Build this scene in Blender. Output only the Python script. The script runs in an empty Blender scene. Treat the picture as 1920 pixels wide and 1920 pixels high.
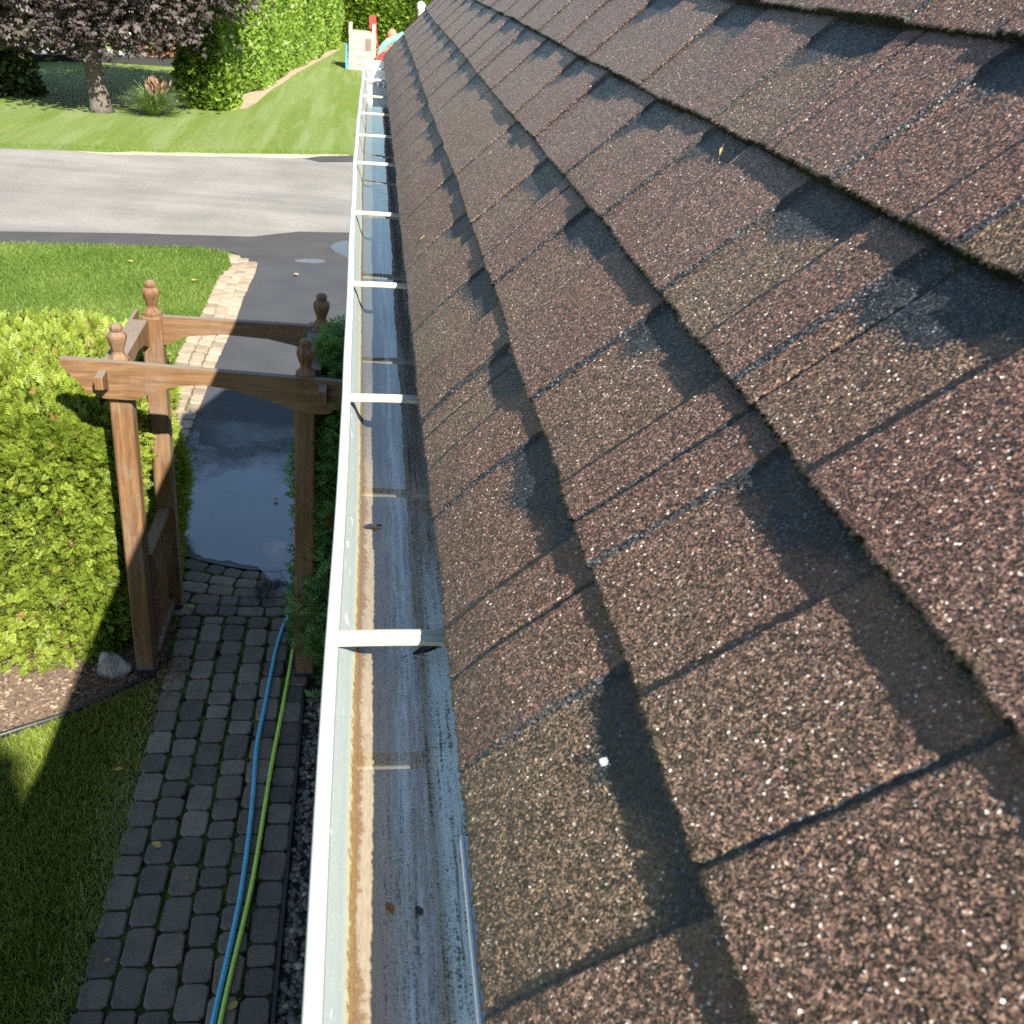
import bpy, math, random
import numpy as np
from mathutils import Matrix, Vector
rng = np.random.default_rng(7)
random.seed(7)
C = bpy.context.scene.collection
sc = bpy.context.scene

# ------------------------------------------------------------------ camera
CAMZ = 4.5
FPX, CX, CY = 1850.0, 960.0, 960.0
def unit(v): return v/np.linalg.norm(v)
_F = unit(np.array([700-CX, 100+CY, -FPX]))
_D0 = np.array([565-CX, CY-4285, -FPX]); _D = unit(_D0-_F*np.dot(_D0, _F))
_Z = -_D; _X = np.cross(_F, _Z)
R = np.stack([_X, _F, _Z])
cam = bpy.data.cameras.new('camera'); camo = bpy.data.objects.new('camera', cam); C.objects.link(camo)
M4 = Matrix([list(map(float, R[i]))+[0] for i in range(3)]+[[0, 0, 0, 1]])
camo.matrix_world = Matrix.Translation((0, 0, CAMZ)) @ M4
cam.sensor_width = 36; cam.lens = FPX/1920*36
cam.clip_start = 0.02; cam.clip_end = 2000
cam.dof.use_dof = True; cam.dof.focus_distance = 1.35; cam.dof.aperture_fstop = 22.0
sc.camera = camo

# ------------------------------------------------------------------ sky, sun, exposure
TOSUN = Vector((0.452, -1.15, 1.0)).normalized()
EL = math.asin(TOSUN.z); ROT = math.atan2(TOSUN.x, TOSUN.y)
w = bpy.data.worlds.new('World'); sc.world = w; w.use_nodes = True
nt = w.node_tree; nt.nodes.clear()
def wn(t): return nt.nodes.new(t)
wo = wn('ShaderNodeOutputWorld'); bg = wn('ShaderNodeBackground'); sky = wn('ShaderNodeTexSky')
sky.sky_type = 'NISHITA'; sky.sun_disc = False; sky.sun_elevation = EL; sky.sun_rotation = ROT
sky.air_density = 1.5; sky.dust_density = 0.2; sky.ozone_density = 4.0
tc = wn('ShaderNodeTexCoord'); mp = wn('ShaderNodeMapping'); mp.inputs['Scale'].default_value = (1, 1, 2.6)
mp.inputs['Location'].default_value = (3.1, 1.7, 0.4)
cn = wn('ShaderNodeTexNoise'); cn.inputs['Scale'].default_value = 2.3; cn.inputs['Detail'].default_value = 7; cn.inputs['Roughness'].default_value = .58
cr = wn('ShaderNodeValToRGB'); cr.color_ramp.elements[0].position = .59; cr.color_ramp.elements[1].position = .74
cm = wn('ShaderNodeMixRGB'); cm.inputs[2].default_value = (12, 12, 12.2, 1)
nt.links.new(tc.outputs['Generated'], mp.inputs['Vector']); nt.links.new(mp.outputs[0], cn.inputs['Vector'])
nt.links.new(cn.outputs['Fac'], cr.inputs[0]); nt.links.new(cr.outputs[0], cm.inputs[0])
nt.links.new(sky.outputs[0], cm.inputs[1]); nt.links.new(cm.outputs[0], bg.inputs[0]); nt.links.new(bg.outputs[0], wo.inputs[0])
bg.inputs[1].default_value = 0.06
sl = bpy.data.lights.new('sun', 'SUN'); sl.energy = 5.0; sl.angle = math.radians(0.5); sl.color = (1.0, .95, .86)
so = bpy.data.objects.new('sun', sl); C.objects.link(so)
so.rotation_euler = (-TOSUN).to_track_quat('-Z', 'Y').to_euler(); so.location = (20, -50, 50)
sc.view_settings.view_transform = 'Standard'; sc.view_settings.look = 'None'
sc.view_settings.exposure = 1.68; sc.view_settings.gamma = 1.0
sc.render.engine = 'CYCLES'
sc.cycles.use_denoising = False
sc.cycles.max_bounces = 6; sc.cycles.transparent_max_bounces = 12
sc.cycles.sample_clamp_indirect = 6.0

# ------------------------------------------------------------------ helpers
def G(u, v, z=0.0):
    r = R @ np.array([u-CX, CY-v, -FPX]); p = r*((z-CAMZ)/r[2]); return (float(p[0]), float(p[1]))
def props(o, label=None, cat=None, group=None, kind=None):
    for k, v in (('label', label), ('category', cat), ('group', group), ('kind', kind)):
        if v: o[k] = v
    return o
def link(o, parent=None):
    C.objects.link(o)
    if parent: o.parent = parent
    return o
def empty(name, loc, label, cat, group=None):
    o = bpy.data.objects.new(name, None); o.location = loc; link(o); o.empty_display_size = .1
    return props(o, label, cat, group)
class MB:
    def __init__(s): s.v = []; s.f = []; s.t = []
    def add(s, vs, fs, tone=None):
        n = len(s.v); s.v += [tuple(p) for p in vs]; s.f += [tuple(i+n for i in f) for f in fs]
        s.t += [tone if tone is not None else .5]*len(vs)
    def box(s, x0, x1, y0, y1, z0, z1, tone=None, ch=0.0):
        if ch <= 0:
            vs = [(x, y, z) for z in (z0, z1) for y in (y0, y1) for x in (x0, x1)]
            s.add(vs, [(0, 2, 3, 1), (4, 5, 7, 6), (0, 1, 5, 4), (2, 6, 7, 3), (0, 4, 6, 2), (1, 3, 7, 5)], tone); return
        ring = lambda c, z: [(x0+c, y0, z), (x1-c, y0, z), (x1, y0+c, z), (x1, y1-c, z), (x1-c, y1, z), (x0+c, y1, z), (x0, y1-c, z), (x0, y0+c, z)]
        cc = ch
        r0 = ring(cc, z0); r1 = ring(cc, z1-ch)
        r2 = [(x0+(x-x0)*(1)+(cc*.7 if x < (x0+x1)/2 else -cc*.7), y+(cc*.7 if y < (y0+y1)/2 else -cc*.7), z1) for x, y, z in r1]
        fs = [tuple(range(7, -1, -1)), tuple(range(16, 24))]
        for a in (0, 8):
            fs += [(a+i, a+(i+1) % 8, a+8+(i+1) % 8, a+8+i) for i in range(8)]
        s.add(r0+r1+r2, fs, tone)
    def prism(s, poly, y0, y1, axis='y', tone=None):
        n = len(poly)
        if axis == 'y': vs = [(a, y0, b) for a, b in poly]+[(a, y1, b) for a, b in poly]
        elif axis == 'x': vs = [(y0, a, b) for a, b in poly]+[(y1, a, b) for a, b in poly]
        else: vs = [(a, b, y0) for a, b in poly]+[(a, b, y1) for a, b in poly]
        fs = [tuple(range(n)), tuple(range(2*n-1, n-1, -1))]+[(i, i+n, (i+1) % n+n, (i+1) % n) for i in range(n)]
        s.add(vs, fs, tone)
    def lathe(s, prof, cx, cy, z0, n=8, tone=None, rot=0.0):
        vs = []; fs = []
        for r, z in prof:
            for i in range(n):
                a = rot+2*math.pi*i/n; vs.append((cx+r*math.cos(a), cy+r*math.sin(a), z0+z))
        for j in range(len(prof)-1):
            for i in range(n):
                fs.append((j*n+i, j*n+(i+1) % n, (j+1)*n+(i+1) % n, (j+1)*n+i))
        fs.append(tuple(range(n-1, -1, -1))); fs.append(tuple(range((len(prof)-1)*n, len(prof)*n)))
        s.add(vs, fs, tone)
    def tube(s, pts, rad, n=8, tone=None):
        pts = [Vector(p) for p in pts]; vs = []; fs = []
        rr = rad if isinstance(rad, (list, tuple)) else [rad]*len(pts)
        up = Vector((0.13, .21, 1)).normalized()
        for i, p in enumerate(pts):
            d = (pts[min(i+1, len(pts)-1)]-pts[max(i-1, 0)]).normalized()
            if abs(d.dot(up)) > .95: up = Vector((1, .2, .1)).normalized()
            a = d.cross(up).normalized(); b = d.cross(a).normalized()
            for k in range(n):
                t = 2*math.pi*k/n; vs.append(p+a*math.cos(t)*rr[i]+b*math.sin(t)*rr[i])
        for j in range(len(pts)-1):
            for k in range(n): fs.append((j*n+k, j*n+(k+1) % n, (j+1)*n+(k+1) % n, (j+1)*n+k))
        fs.append(tuple(range(n-1, -1, -1))); fs.append(tuple(range((len(pts)-1)*n, len(pts)*n)))
        s.add(vs, fs, tone)
    def build(s, name, mat, parent=None, smooth=False, recalc=True):
        m = bpy.data.meshes.new(name); m.from_pydata([tuple(p) for p in s.v], [], s.f)
        if recalc:
            import bmesh
            b = bmesh.new(); b.from_mesh(m); bmesh.ops.recalc_face_normals(b, faces=b.faces); b.to_mesh(m); b.free()
        at = m.attributes.new('tone', 'FLOAT', 'POINT'); at.data.foreach_set('value', np.array(s.t, dtype=np.float32))
        m.materials.append(mat)
        if smooth: m.shade_smooth()
        o = bpy.data.objects.new(name, m); link(o, parent)
        return o
def np_mesh(name, V, Q, mat, parent=None, attrs=None, smooth=False):
    m = bpy.data.meshes.new(name); V = np.asarray(V, np.float32); Q = np.asarray(Q, np.int32); k = Q.shape[1]
    m.vertices.add(len(V)); m.vertices.foreach_set('co', V.ravel())
    m.loops.add(Q.size); m.loops.foreach_set('vertex_index', Q.ravel())
    m.polygons.add(len(Q)); m.polygons.foreach_set('loop_start', np.arange(0, Q.size, k, dtype=np.int32))
    m.polygons.foreach_set('loop_total', np.full(len(Q), k, np.int32))
    m.update(calc_edges=True)
    for n, a in (attrs or {}).items():
        at = m.attributes.new(n, 'FLOAT', 'POINT'); at.data.foreach_set('value', np.asarray(a, np.float32))
    m.materials.append(mat)
    if smooth: m.shade_smooth()
    o = bpy.data.objects.new(name, m); link(o, parent); return o
def scatter(name, tmpl, quads, pos, dirs, size, mat, parent=None, tone=None, roll=None, ups=None):
    """copies of a small leaf template (x=width, y=length, z=normal) merged in one mesh"""
    n = len(pos); d = dirs/np.linalg.norm(dirs, axis=1, keepdims=True)
    ref = rng.normal(size=(n, 3)) if ups is None else ups
    a = np.cross(d, ref); a /= np.linalg.norm(a, axis=1, keepdims=True)+1e-9
    b = np.cross(a, d)
    T = np.asarray(tmpl, float); k = len(T)
    V = pos[:, None, :]+size[:, None, None]*(a[:, None, :]*T[None, :, 0:1]+d[:, None, :]*T[None, :, 1:2]+b[:, None, :]*T[None, :, 2:3])
    Q = (np.asarray(quads)[None]+(np.arange(n)*k)[:, None, None]).reshape(-1, np.asarray(quads).shape[1])
    t = rng.random(n) if tone is None else tone
    return np_mesh(name, V.reshape(-1, 3), Q, mat, parent, {'tone': np.repeat(t, k)})
def sheet(name, poly, z, mat, kind='structure', label=None, cat=None):
    b = MB(); b.add([(x, y, z) for x, y in poly], [tuple(range(len(poly)))])
    o = b.build(name, mat)
    if o.data.polygons[0].normal.z < 0: o.data.flip_normals()
    return props(o, label, cat, kind=kind)

# ------------------------------------------------------------------ materials
class N:
    def __init__(s, name):
        s.m = bpy.data.materials.new(name); s.m.use_nodes = True; s.t = s.m.node_tree; s.t.nodes.clear()
        s.o = s.n('ShaderNodeOutputMaterial')
        s.coord = s.n('ShaderNodeTexCoord').outputs['Object']
    def n(s, t, **k):
        x = s.t.nodes.new(t)
        for a, b in k.items(): setattr(x, a, b)
        return x
    def l(s, a, b): s.t.links.new(a, b)
    def setin(s, sock, v):
        if v is None: return
        if hasattr(v, 'is_linked') or isinstance(v, bpy.types.NodeSocket): s.l(v, sock)
        else:
            if isinstance(v, (tuple, list)) and len(v) == 3 and sock.type == 'RGBA': v = (*v, 1)
            sock.default_value = v
    def noise(s, scale, detail=4, rough=.55, vec=None, dist=0.0, out='Fac'):
        x = s.n('ShaderNodeTexNoise'); x.inputs['Scale'].default_value = scale; x.inputs['Detail'].default_value = detail
        x.inputs['Roughness'].default_value = rough; x.inputs['Distortion'].default_value = dist
        s.l(vec if vec is not None else s.coord, x.inputs['Vector']); return x.outputs[out]
    def vor(s, scale, vec=None, feature='F1'):
        x = s.n('ShaderNodeTexVoronoi', feature=feature); x.inputs['Scale'].default_value = scale
        s.l(vec if vec is not None else s.coord, x.inputs['Vector']); return x
    def mapv(s, scale=(1, 1, 1), rot=(0, 0, 0), loc=(0, 0, 0), vec=None):
        x = s.n('ShaderNodeMapping'); x.inputs['Scale'].default_value = scale; x.inputs['Rotation'].default_value = rot; x.inputs['Location'].default_value = loc
        s.l(vec if vec is not None else s.coord, x.inputs['Vector']); return x.outputs[0]
    def ramp(s, f, stops, interp='LINEAR'):
        x = s.n('ShaderNodeValToRGB'); r = x.color_ramp; r.interpolation = interp
        while len(r.elements) < len(stops): r.elements.new(.5)
        for e, (p, c) in zip(r.elements, stops):
            e.position = p; e.color = (*c, 1) if isinstance(c, (tuple, list)) else (c, c, c, 1)
        s.setin(x.inputs[0], f); return x.outputs[0]
    def mix(s, f, a, b, mode='MIX'):
        x = s.n('ShaderNodeMixRGB', blend_type=mode); s.setin(x.inputs[0], f); s.setin(x.inputs[1], a); s.setin(x.inputs[2], b); return x.outputs[0]
    def math(s, op, a, b=None, clamp=False):
        x = s.n('ShaderNodeMath', operation=op); x.use_clamp = clamp; s.setin(x.inputs[0], a)
        if b is not None: s.setin(x.inputs[1], b)
        return x.outputs[0]
    def vmath(s, op, a, b=None):
        x = s.n('ShaderNodeVectorMath', operation=op); s.setin(x.inputs[0], a)
        if b is not None: s.setin(x.inputs[1], b)
        return x.outputs[0]
    def scalev(s, a, f):
        x = s.n('ShaderNodeVectorMath', operation='SCALE'); s.l(a, x.inputs[0]); s.setin(x.inputs['Scale'], f); return x.outputs[0]
    def attr(s, name): x = s.n('ShaderNodeAttribute'); x.attribute_name = name; return x.outputs['Fac']
    def sep(s): x = s.n('ShaderNodeSeparateXYZ'); s.l(s.coord, x.inputs[0]); return x.outputs
    def bump(s, h, strength=.5, dist=.01, normal=None):
        x = s.n('ShaderNodeBump'); x.inputs['Strength'].default_value = strength; x.inputs['Distance'].default_value = dist
        s.l(h, x.inputs['Height'])
        if normal is not None: s.l(normal, x.inputs['Normal'])
        return x.outputs[0]
    def bsdf(s, color, rough=.6, normal=None, spec=.5, metal=0.0, finish=True, **k):
        x = s.n('ShaderNodeBsdfPrincipled'); s.setin(x.inputs['Base Color'], color); s.setin(x.inputs['Roughness'], rough)
        s.setin(x.inputs['Metallic'], metal); s.setin(x.inputs['Specular IOR Level'], spec)
        if normal is not None: s.l(normal, x.inputs['Normal'])
        for a, b in k.items(): s.setin(x.inputs[a.replace('_', ' ')], b)
        if finish: s.l(x.outputs[0], s.o.inputs[0])
        return x.outputs[0]
def simple(name, col, rough=.6, var=.25, scale=8, spec=.5, metal=0.0, bump=0.0):
    n = N(name); f = n.noise(scale, 5)
    c = n.mix(n.ramp(f, [(.3, 0), (.7, 1)]), tuple(x*(1-var) for x in col), tuple(min(1, x*(1+var)) for x in col))
    nb = n.bump(n.noise(scale*6, 4), .5, bump) if bump else None
    n.bsdf(c, rough, nb, spec, metal); return n.m
def foliage(name, stops, rough=.5, trans=.3, spec=.35):
    n = N(name); c = n.ramp(n.attr('tone'), stops)
    c = n.mix(n.math('MULTIPLY', n.noise(1.1, 3), .6), c, n.mix(1, c, (.55, .6, .5), 'MULTIPLY'))
    a = n.bsdf(c, rough, spec=spec, finish=False)
    t = n.n('ShaderNodeBsdfTranslucent'); n.l(n.mix(1, c, (1.25, 1.3, .6), 'MULTIPLY'), t.inputs[0])
    mx = n.n('ShaderNodeMixShader'); mx.inputs[0].default_value = trans; n.l(a, mx.inputs[1]); n.l(t.outputs[0], mx.inputs[2])
    n.l(mx.outputs[0], n.o.inputs[0]); return n.m

def mat_shingle():
    n = N('shingle_granules'); tone = n.attr('tone'); band = n.attr('band')
    v1 = n.vor(820); v2 = n.vor(1150, n.mapv(loc=(1.7, .3, .9)))
    sp = n.n('ShaderNodeSeparateColor'); n.l(v1.outputs['Color'], sp.inputs[0])
    red = n.ramp(sp.outputs[0], [(0, (.038, .023, .020)), (.25, (.076, .041, .034)), (.55, (.112, .059, .046)), (.8, (.155, .086, .066)), (.975, (.22, .135, .095)), (.991, (.42, .35, .30)), (1, (.66, .6, .56))])
    oli = n.ramp(sp.outputs[0], [(0, (.040, .029, .022)), (.25, (.076, .052, .035)), (.55, (.114, .075, .048)), (.8, (.158, .105, .066)), (.975, (.22, .155, .10)), (.991, (.5, .44, .36)), (1, (.66, .6, .53))])
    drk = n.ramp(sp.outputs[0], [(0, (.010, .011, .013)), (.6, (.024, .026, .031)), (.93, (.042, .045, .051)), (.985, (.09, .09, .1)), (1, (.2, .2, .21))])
    big = n.noise(9, 4)
    tt = n.math('ADD', tone, n.math('MULTIPLY', n.math('SUBTRACT', big, .5), 1.1), True)
    c = n.mix(tt, red, oli)
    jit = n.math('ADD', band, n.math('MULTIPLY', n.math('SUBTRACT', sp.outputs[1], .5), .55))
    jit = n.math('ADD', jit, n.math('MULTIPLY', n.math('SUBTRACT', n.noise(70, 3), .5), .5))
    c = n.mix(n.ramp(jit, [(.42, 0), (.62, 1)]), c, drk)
    # weathering: slightly dusty patches and moss in the laps
    c = n.mix(n.math('MULTIPLY', n.ramp(n.noise(3.1, 5), [(.45, 0), (.75, 1)]), .22), c, (.20, .17, .13))
    moss = n.math('MULTIPLY', n.attr('lap'), n.ramp(n.noise(38, 4), [(.52, 0), (.62, 1)]))
    c = n.mix(n.math('MULTIPLY', moss, .35), c, (.045, .055, .015))
    geo = n.n('ShaderNodeNewGeometry')
    off = n.scalev(n.vmath('SUBTRACT', v1.outputs['Color'], (.5, .5, .5)), .85)
    off2 = n.scalev(n.vmath('SUBTRACT', v2.outputs['Color'], (.5, .5, .5)), .42)
    nrm = n.vmath('NORMALIZE', n.vmath('ADD', n.vmath('ADD', geo.outputs['Normal'], off), off2))
    r = n.math('ADD', n.math('MULTIPLY', sp.outputs[2], .4), .28)
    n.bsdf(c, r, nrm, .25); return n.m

def mat_gutter():
    n = N('gutter_aluminium'); xyz = n.sep(); z = n.attr('prof'); y = xyz[1]
    st = n.noise(1, 6, .62, n.mapv((150, 5, 150))); st2 = n.noise(1, 5, .6, n.mapv((420, 11, 420)))
    sp = n.noise(420, 3, .7); cl = n.noise(16, 5); fine = n.noise(1, 6, .7, n.mapv((600, 60, 600)))
    white = n.mix(n.ramp(n.noise(60, 5), [(.3, 0), (.8, 1)]), (.45, .45, .44), (.39, .40, .39))
    wall = n.mix(n.ramp(fine, [(.35, 0), (.75, 1)]), (.30, .345, .335), (.39, .435, .415))
    wall = n.mix(n.ramp(n.noise(1, 3, .5, n.mapv((70, 40, 70))), [(.66, 0), (.72, .55)]), wall, (.72, .76, .75))
    rust = n.mix(n.ramp(sp, [(.35, 0), (.65, 1)]), (.15, .075, .022), (.22, .14, .055))
    cream = n.mix(n.ramp(fine, [(.3, 0), (.7, 1)]), (.36, .30, .205), (.23, .175, .10))
    dirt = n.mix(n.ramp(fine, [(.25, 0), (.75, 1)]), (.20, .175, .14), (.385, .34, .28))
    paint = n.mix(n.ramp(cl, [(.3, 0), (.7, 1)]), (.36, .44, .50), (.48, .56, .62))
    fx = n.math('ADD', z, n.math('MULTIPLY', n.math('SUBTRACT', n.noise(55, 5), .5), .10))   # prof: 0 lip 1 wall 2 rust line 3 floor 4 back
    fx2 = n.math('ADD', z, n.math('MULTIPLY', n.math('SUBTRACT', n.noise(150, 5, .75), .5), 1.1))
    c = n.mix(n.ramp(n.math('DIVIDE', z, 5), [(.10, 0), (.1005, 1)]), white, wall)
    gl = n.ramp(n.math('DIVIDE', fx, 5), [(.30, 0), (.385, .8)])
    c = n.mix(gl, c, (.40, .35, .12))
    c = n.mix(n.ramp(n.math('DIVIDE', fx2, 5), [(.355, 0), (.39, 1)]), c, rust)
    c = n.mix(n.ramp(n.math('DIVIDE', n.math('ADD', fx2, n.math('MULTIPLY', n.math('SUBTRACT', n.noise(26, 3), .5), .9)), 5), [(.485, 0), (.515, 1)]), c, cream)
    c = n.mix(n.ramp(n.math('DIVIDE', fx, 5), [(.56, 0), (.60, 1)]), c, dirt)
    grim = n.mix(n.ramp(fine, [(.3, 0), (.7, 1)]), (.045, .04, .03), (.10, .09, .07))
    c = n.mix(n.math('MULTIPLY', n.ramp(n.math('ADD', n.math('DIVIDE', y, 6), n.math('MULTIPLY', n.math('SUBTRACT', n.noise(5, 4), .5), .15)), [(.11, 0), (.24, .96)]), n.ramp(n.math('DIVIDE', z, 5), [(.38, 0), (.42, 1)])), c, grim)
    # bare painted streaks on the floor and back
    pz = n.math('DIVIDE', z, 5)
    stv = n.math('ADD', st, n.math('MULTIPLY', n.math('SUBTRACT', fine, .5), .45))
    m1 = n.math('MULTIPLY', n.ramp(pz, [(.62, 0), (.66, 1), (.72, .45), (.80, .1), (.86, .6), (.93, 1)]), n.ramp(stv, [(.38, 0), (.60, 1)]))
    c = n.mix(m1, c, paint)
    nearf = n.ramp(n.math('ADD', n.math('DIVIDE', y, 6), n.math('MULTIPLY', n.math('SUBTRACT', n.noise(14, 4), .5), .06)), [(.11, 1), (.17, 0)])
    m2 = n.math('MULTIPLY', n.math('MULTIPLY', n.ramp(pz, [(.735, 0), (.77, 1)]), nearf), n.ramp(stv, [(.30, 0), (.42, 1)]))
    c = n.mix(m2, c, (.60, .74, .80))
    blk = n.math('MULTIPLY', n.ramp(pz, [(.58, 0), (.6, 1)]), n.ramp(n.math('ADD', st2, n.math('MULTIPLY', n.math('SUBTRACT', sp, .5), .9)), [(.55, 0), (.68, .9)]))
    c = n.mix(blk, c, (.045, .043, .035))
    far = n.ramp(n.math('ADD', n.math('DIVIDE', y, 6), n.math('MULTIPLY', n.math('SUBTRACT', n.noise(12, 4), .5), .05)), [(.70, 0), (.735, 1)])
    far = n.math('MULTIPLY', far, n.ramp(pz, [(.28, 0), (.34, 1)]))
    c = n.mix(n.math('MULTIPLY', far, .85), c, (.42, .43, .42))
    rr = n.ramp(pz, [(.1, .38), (.3, .5), (.45, .8), (1, .6)])
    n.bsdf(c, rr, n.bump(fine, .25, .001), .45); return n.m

def mat_water(name, masked=False, tint=(1, 1, 1), ripple=(9, 5), strength=.06, ior=1.5):
    n = N(name); f = n.noise(ripple[0], ripple[1], .55)
    nb = n.bump(f, strength, .02)
    fr = n.n('ShaderNodeFresnel'); n.l(nb, fr.inputs['Normal'])
    # thin film: the same reflectance from both sides (no total internal reflection)
    gb = n.n('ShaderNodeNewGeometry'); n.l(n.math('ADD', n.math('MULTIPLY', gb.outputs['Backfacing'], 1/ior-ior), ior), fr.inputs[0])
    g = n.n('ShaderNodeBsdfGlossy'); g.inputs['Roughness'].default_value = .015; n.l(nb, g.inputs['Normal'])
    t = n.n('ShaderNodeBsdfTransparent'); t.inputs[0].default_value = (*tint, 1)
    mx = n.n('ShaderNodeMixShader'); fac = fr.outputs[0]
    if masked:                                # the film thins out to damp asphalt where the ground rises
        y = n.sep()[1]; lim = n.math('MULTIPLY', n.math('SUBTRACT', 8.7, y), .24)
        mk = n.math('ADD', n.math('ADD', n.noise(1.5, 6, .62, n.mapv((1, .8, 1))), n.math('MULTIPLY', n.math('SUBTRACT', n.noise(60, 3), .5), .25)), lim)
        fac = n.math('MULTIPLY', fac, n.ramp(mk, [(.40, .05), (.58, 1)]))
    n.l(fac, mx.inputs[0])
    n.l(t.outputs[0], mx.inputs[1]); n.l(g.outputs[0], mx.inputs[2]); n.l(mx.outputs[0], n.o.inputs[0]); return n.m

def mat_asphalt(name, base, wet=True):
    n = N(name); f = n.noise(260, 4, .7); g = n.noise(1.6, 6); xyz = n.sep()
    c = n.mix(n.ramp(f, [(.35, 0), (.7, 1)]), tuple(x*.6 for x in base), tuple(x*1.5 for x in base))
    c = n.mix(n.ramp(g, [(.35, 0), (.7, 1)]), n.mix(1, c, (.75, .75, .78), 'MULTIPLY'), c)
    c = n.mix(n.ramp(n.vor(3.3).outputs['Distance'], [(.0, .35), (.02, 0)]), c, (.3, .26, .2))
    if wet:
        wm = n.math('ADD', n.noise(1.3, 5, .6, n.mapv((.8, 1.5, 1))), n.math('MULTIPLY', n.math('SUBTRACT', 9.4, xyz[1]), .16))
        wm = n.ramp(wm, [(.42, 0), (.62, 1)])
        c = n.mix(n.math('MULTIPLY', wm, .75), c, n.mix(1, c, (.38, .38, .42), 'MULTIPLY'))
        r = n.mix(wm, (.85,)*3, (.3,)*3)
        nb = n.bump(f, .2, .003)
        n.bsdf(c, r, nb, .5)
    else: n.bsdf(c, .85, n.bump(f, .5, .004), .35)
    return n.m

def mat_road():
    n = N('old_road_surface'); f = n.noise(140, 5, .75); d = n.mapv((.12, 2.2, 1), (0, 0, .27))
    s1 = n.noise(1, 5, .6, n.mapv((.12, 1.6, 1), (0, 0, -.27))); s2 = n.noise(.5, 5)
    c = n.ramp(f, [(.3, (.115, .109, .095)), (.5, (.165, .157, .138)), (.72, (.215, .204, .182))])
    c = n.mix(n.math('MULTIPLY', n.ramp(s1, [(.4, 0), (.65, 1)]), .35), c, (.24, .23, .215))
    c = n.mix(n.math('MULTIPLY', n.ramp(s2, [(.4, 0), (.7, 1)]), .3), c, (.42, .40, .36))
    cr = n.vor(.55, n.mapv((.5, 1, 1), (0, 0, -.2)), 'DISTANCE_TO_EDGE').outputs['Distance']
    wob = n.math('ADD', cr, n.math('MULTIPLY', n.math('SUBTRACT', n.noise(6, 4), .5), .05))
    c = n.mix(n.math('MULTIPLY', n.ramp(wob, [(0, .4), (.009, 0)]), n.ramp(n.noise(.35, 3), [(.5, 0), (.6, 1)])), c, (.13, .12, .11))
    c = n.mix(n.ramp(n.vor(22).outputs['Distance'], [(.08, .35), (.16, 0)]), c, (.08, .078, .07))
    c = n.mix(n.math('MULTIPLY', n.ramp(n.noise(1, 3, .5, n.mapv((.05, .9, 1), (0, 0, -.27), (0, 3, 0))), [(.52, 0), (.6, 1)]), .3), c, (.12, .115, .105))
    n.bsdf(c, .88, n.bump(f, .8, .012), .3); return n.m

def mat_wood():
    n = N('stained_wood'); t = n.attr('tone')
    g = n.noise(1, 6, .6, n.mapv((26, 26, 2.2)), 1.2); g2 = n.noise(1, 6, .65, n.mapv((2.2, 26, 26)), 1.2)
    gg = n.mix(n.ramp(t, [(.49, 0), (.51, 1)]), g, g2)
    c = n.ramp(gg, [(.25, (.055, .026, .010)), (.48, (.125, .062, .024)), (.62, (.175, .092, .038)), (.8, (.25, .145, .07))])
    c = n.mix(n.ramp(n.noise(1.7, 5), [(.45, 0), (.75, .45)]), c, (.24, .17, .11))
    ck = n.mix(n.ramp(t, [(.49, 0), (.51, 1)]), n.noise(1, 4, .6, n.mapv((75, 75, 1.6))), n.noise(1, 4, .6, n.mapv((1.6, 75, 75))))
    c = n.mix(n.ramp(ck, [(.63, 0), (.69, .8)]), c, (.025, .014, .008))
    c = n.mix(n.ramp(n.vor(3.2).outputs['Distance'], [(.03, .7), (.07, 0)]), c, (.06, .03, .013))
    c = n.mix(n.math('MULTIPLY', n.ramp(n.noise(4, 6, .7), [(.52, 0), (.7, 1)]), .4), c, (.17, .15, .125))
    geo = n.n('ShaderNodeNewGeometry'); sx = n.n('ShaderNodeSeparateXYZ'); n.l(geo.outputs['True Normal'], sx.inputs[0])
    c = n.mix(n.ramp(sx.outputs[2], [(.8, 0), (.95, .6)]), c, (.19, .17, .14))      # weathered grey end and top faces
    n.bsdf(c, .62, n.bump(gg, .5, .004), .4); return n.m

def mat_lawn(name, base, stripes=None, dry=.25):
    n = N(name); f = n.noise(30, 6, .8); g = n.noise(.9, 5); g2 = n.noise(5, 5)
    b = base
    c = n.ramp(f, [(.28, tuple(x*.45 for x in b)), (.5, b), (.75, tuple(x*1.5 for x in b))])
    c = n.mix(n.ramp(g, [(.35, 0), (.7, .5)]), c, n.mix(1, c, (1.3, 1.1, .75), 'MULTIPLY'))
    c = n.mix(n.math('MULTIPLY', n.ramp(g2, [(.55, 0), (.75, 1)]), dry), c, (.20, .19, .075))
    if stripes:
        wv = n.noise(1, 3, .5, n.mapv((1.25, .045, 1), (0, 0, stripes)), .4)
        c = n.mix(n.math('MULTIPLY', n.ramp(wv, [(.42, 0), (.60, 1)]), .42), c, (.185, .225, .085))
        wv2 = n.noise(1, 3, .5, n.mapv((3.1, .25, 1), (0, 0, stripes-.12), (3, 1, 0)), .4)
        c = n.mix(n.math('MULTIPLY', n.ramp(wv2, [(.5, 0), (.6, 1)]), .32), c, (.21, .245, .11))
    n.bsdf(c, .8, n.bump(f, .8, .03), .2); return n.m

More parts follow.
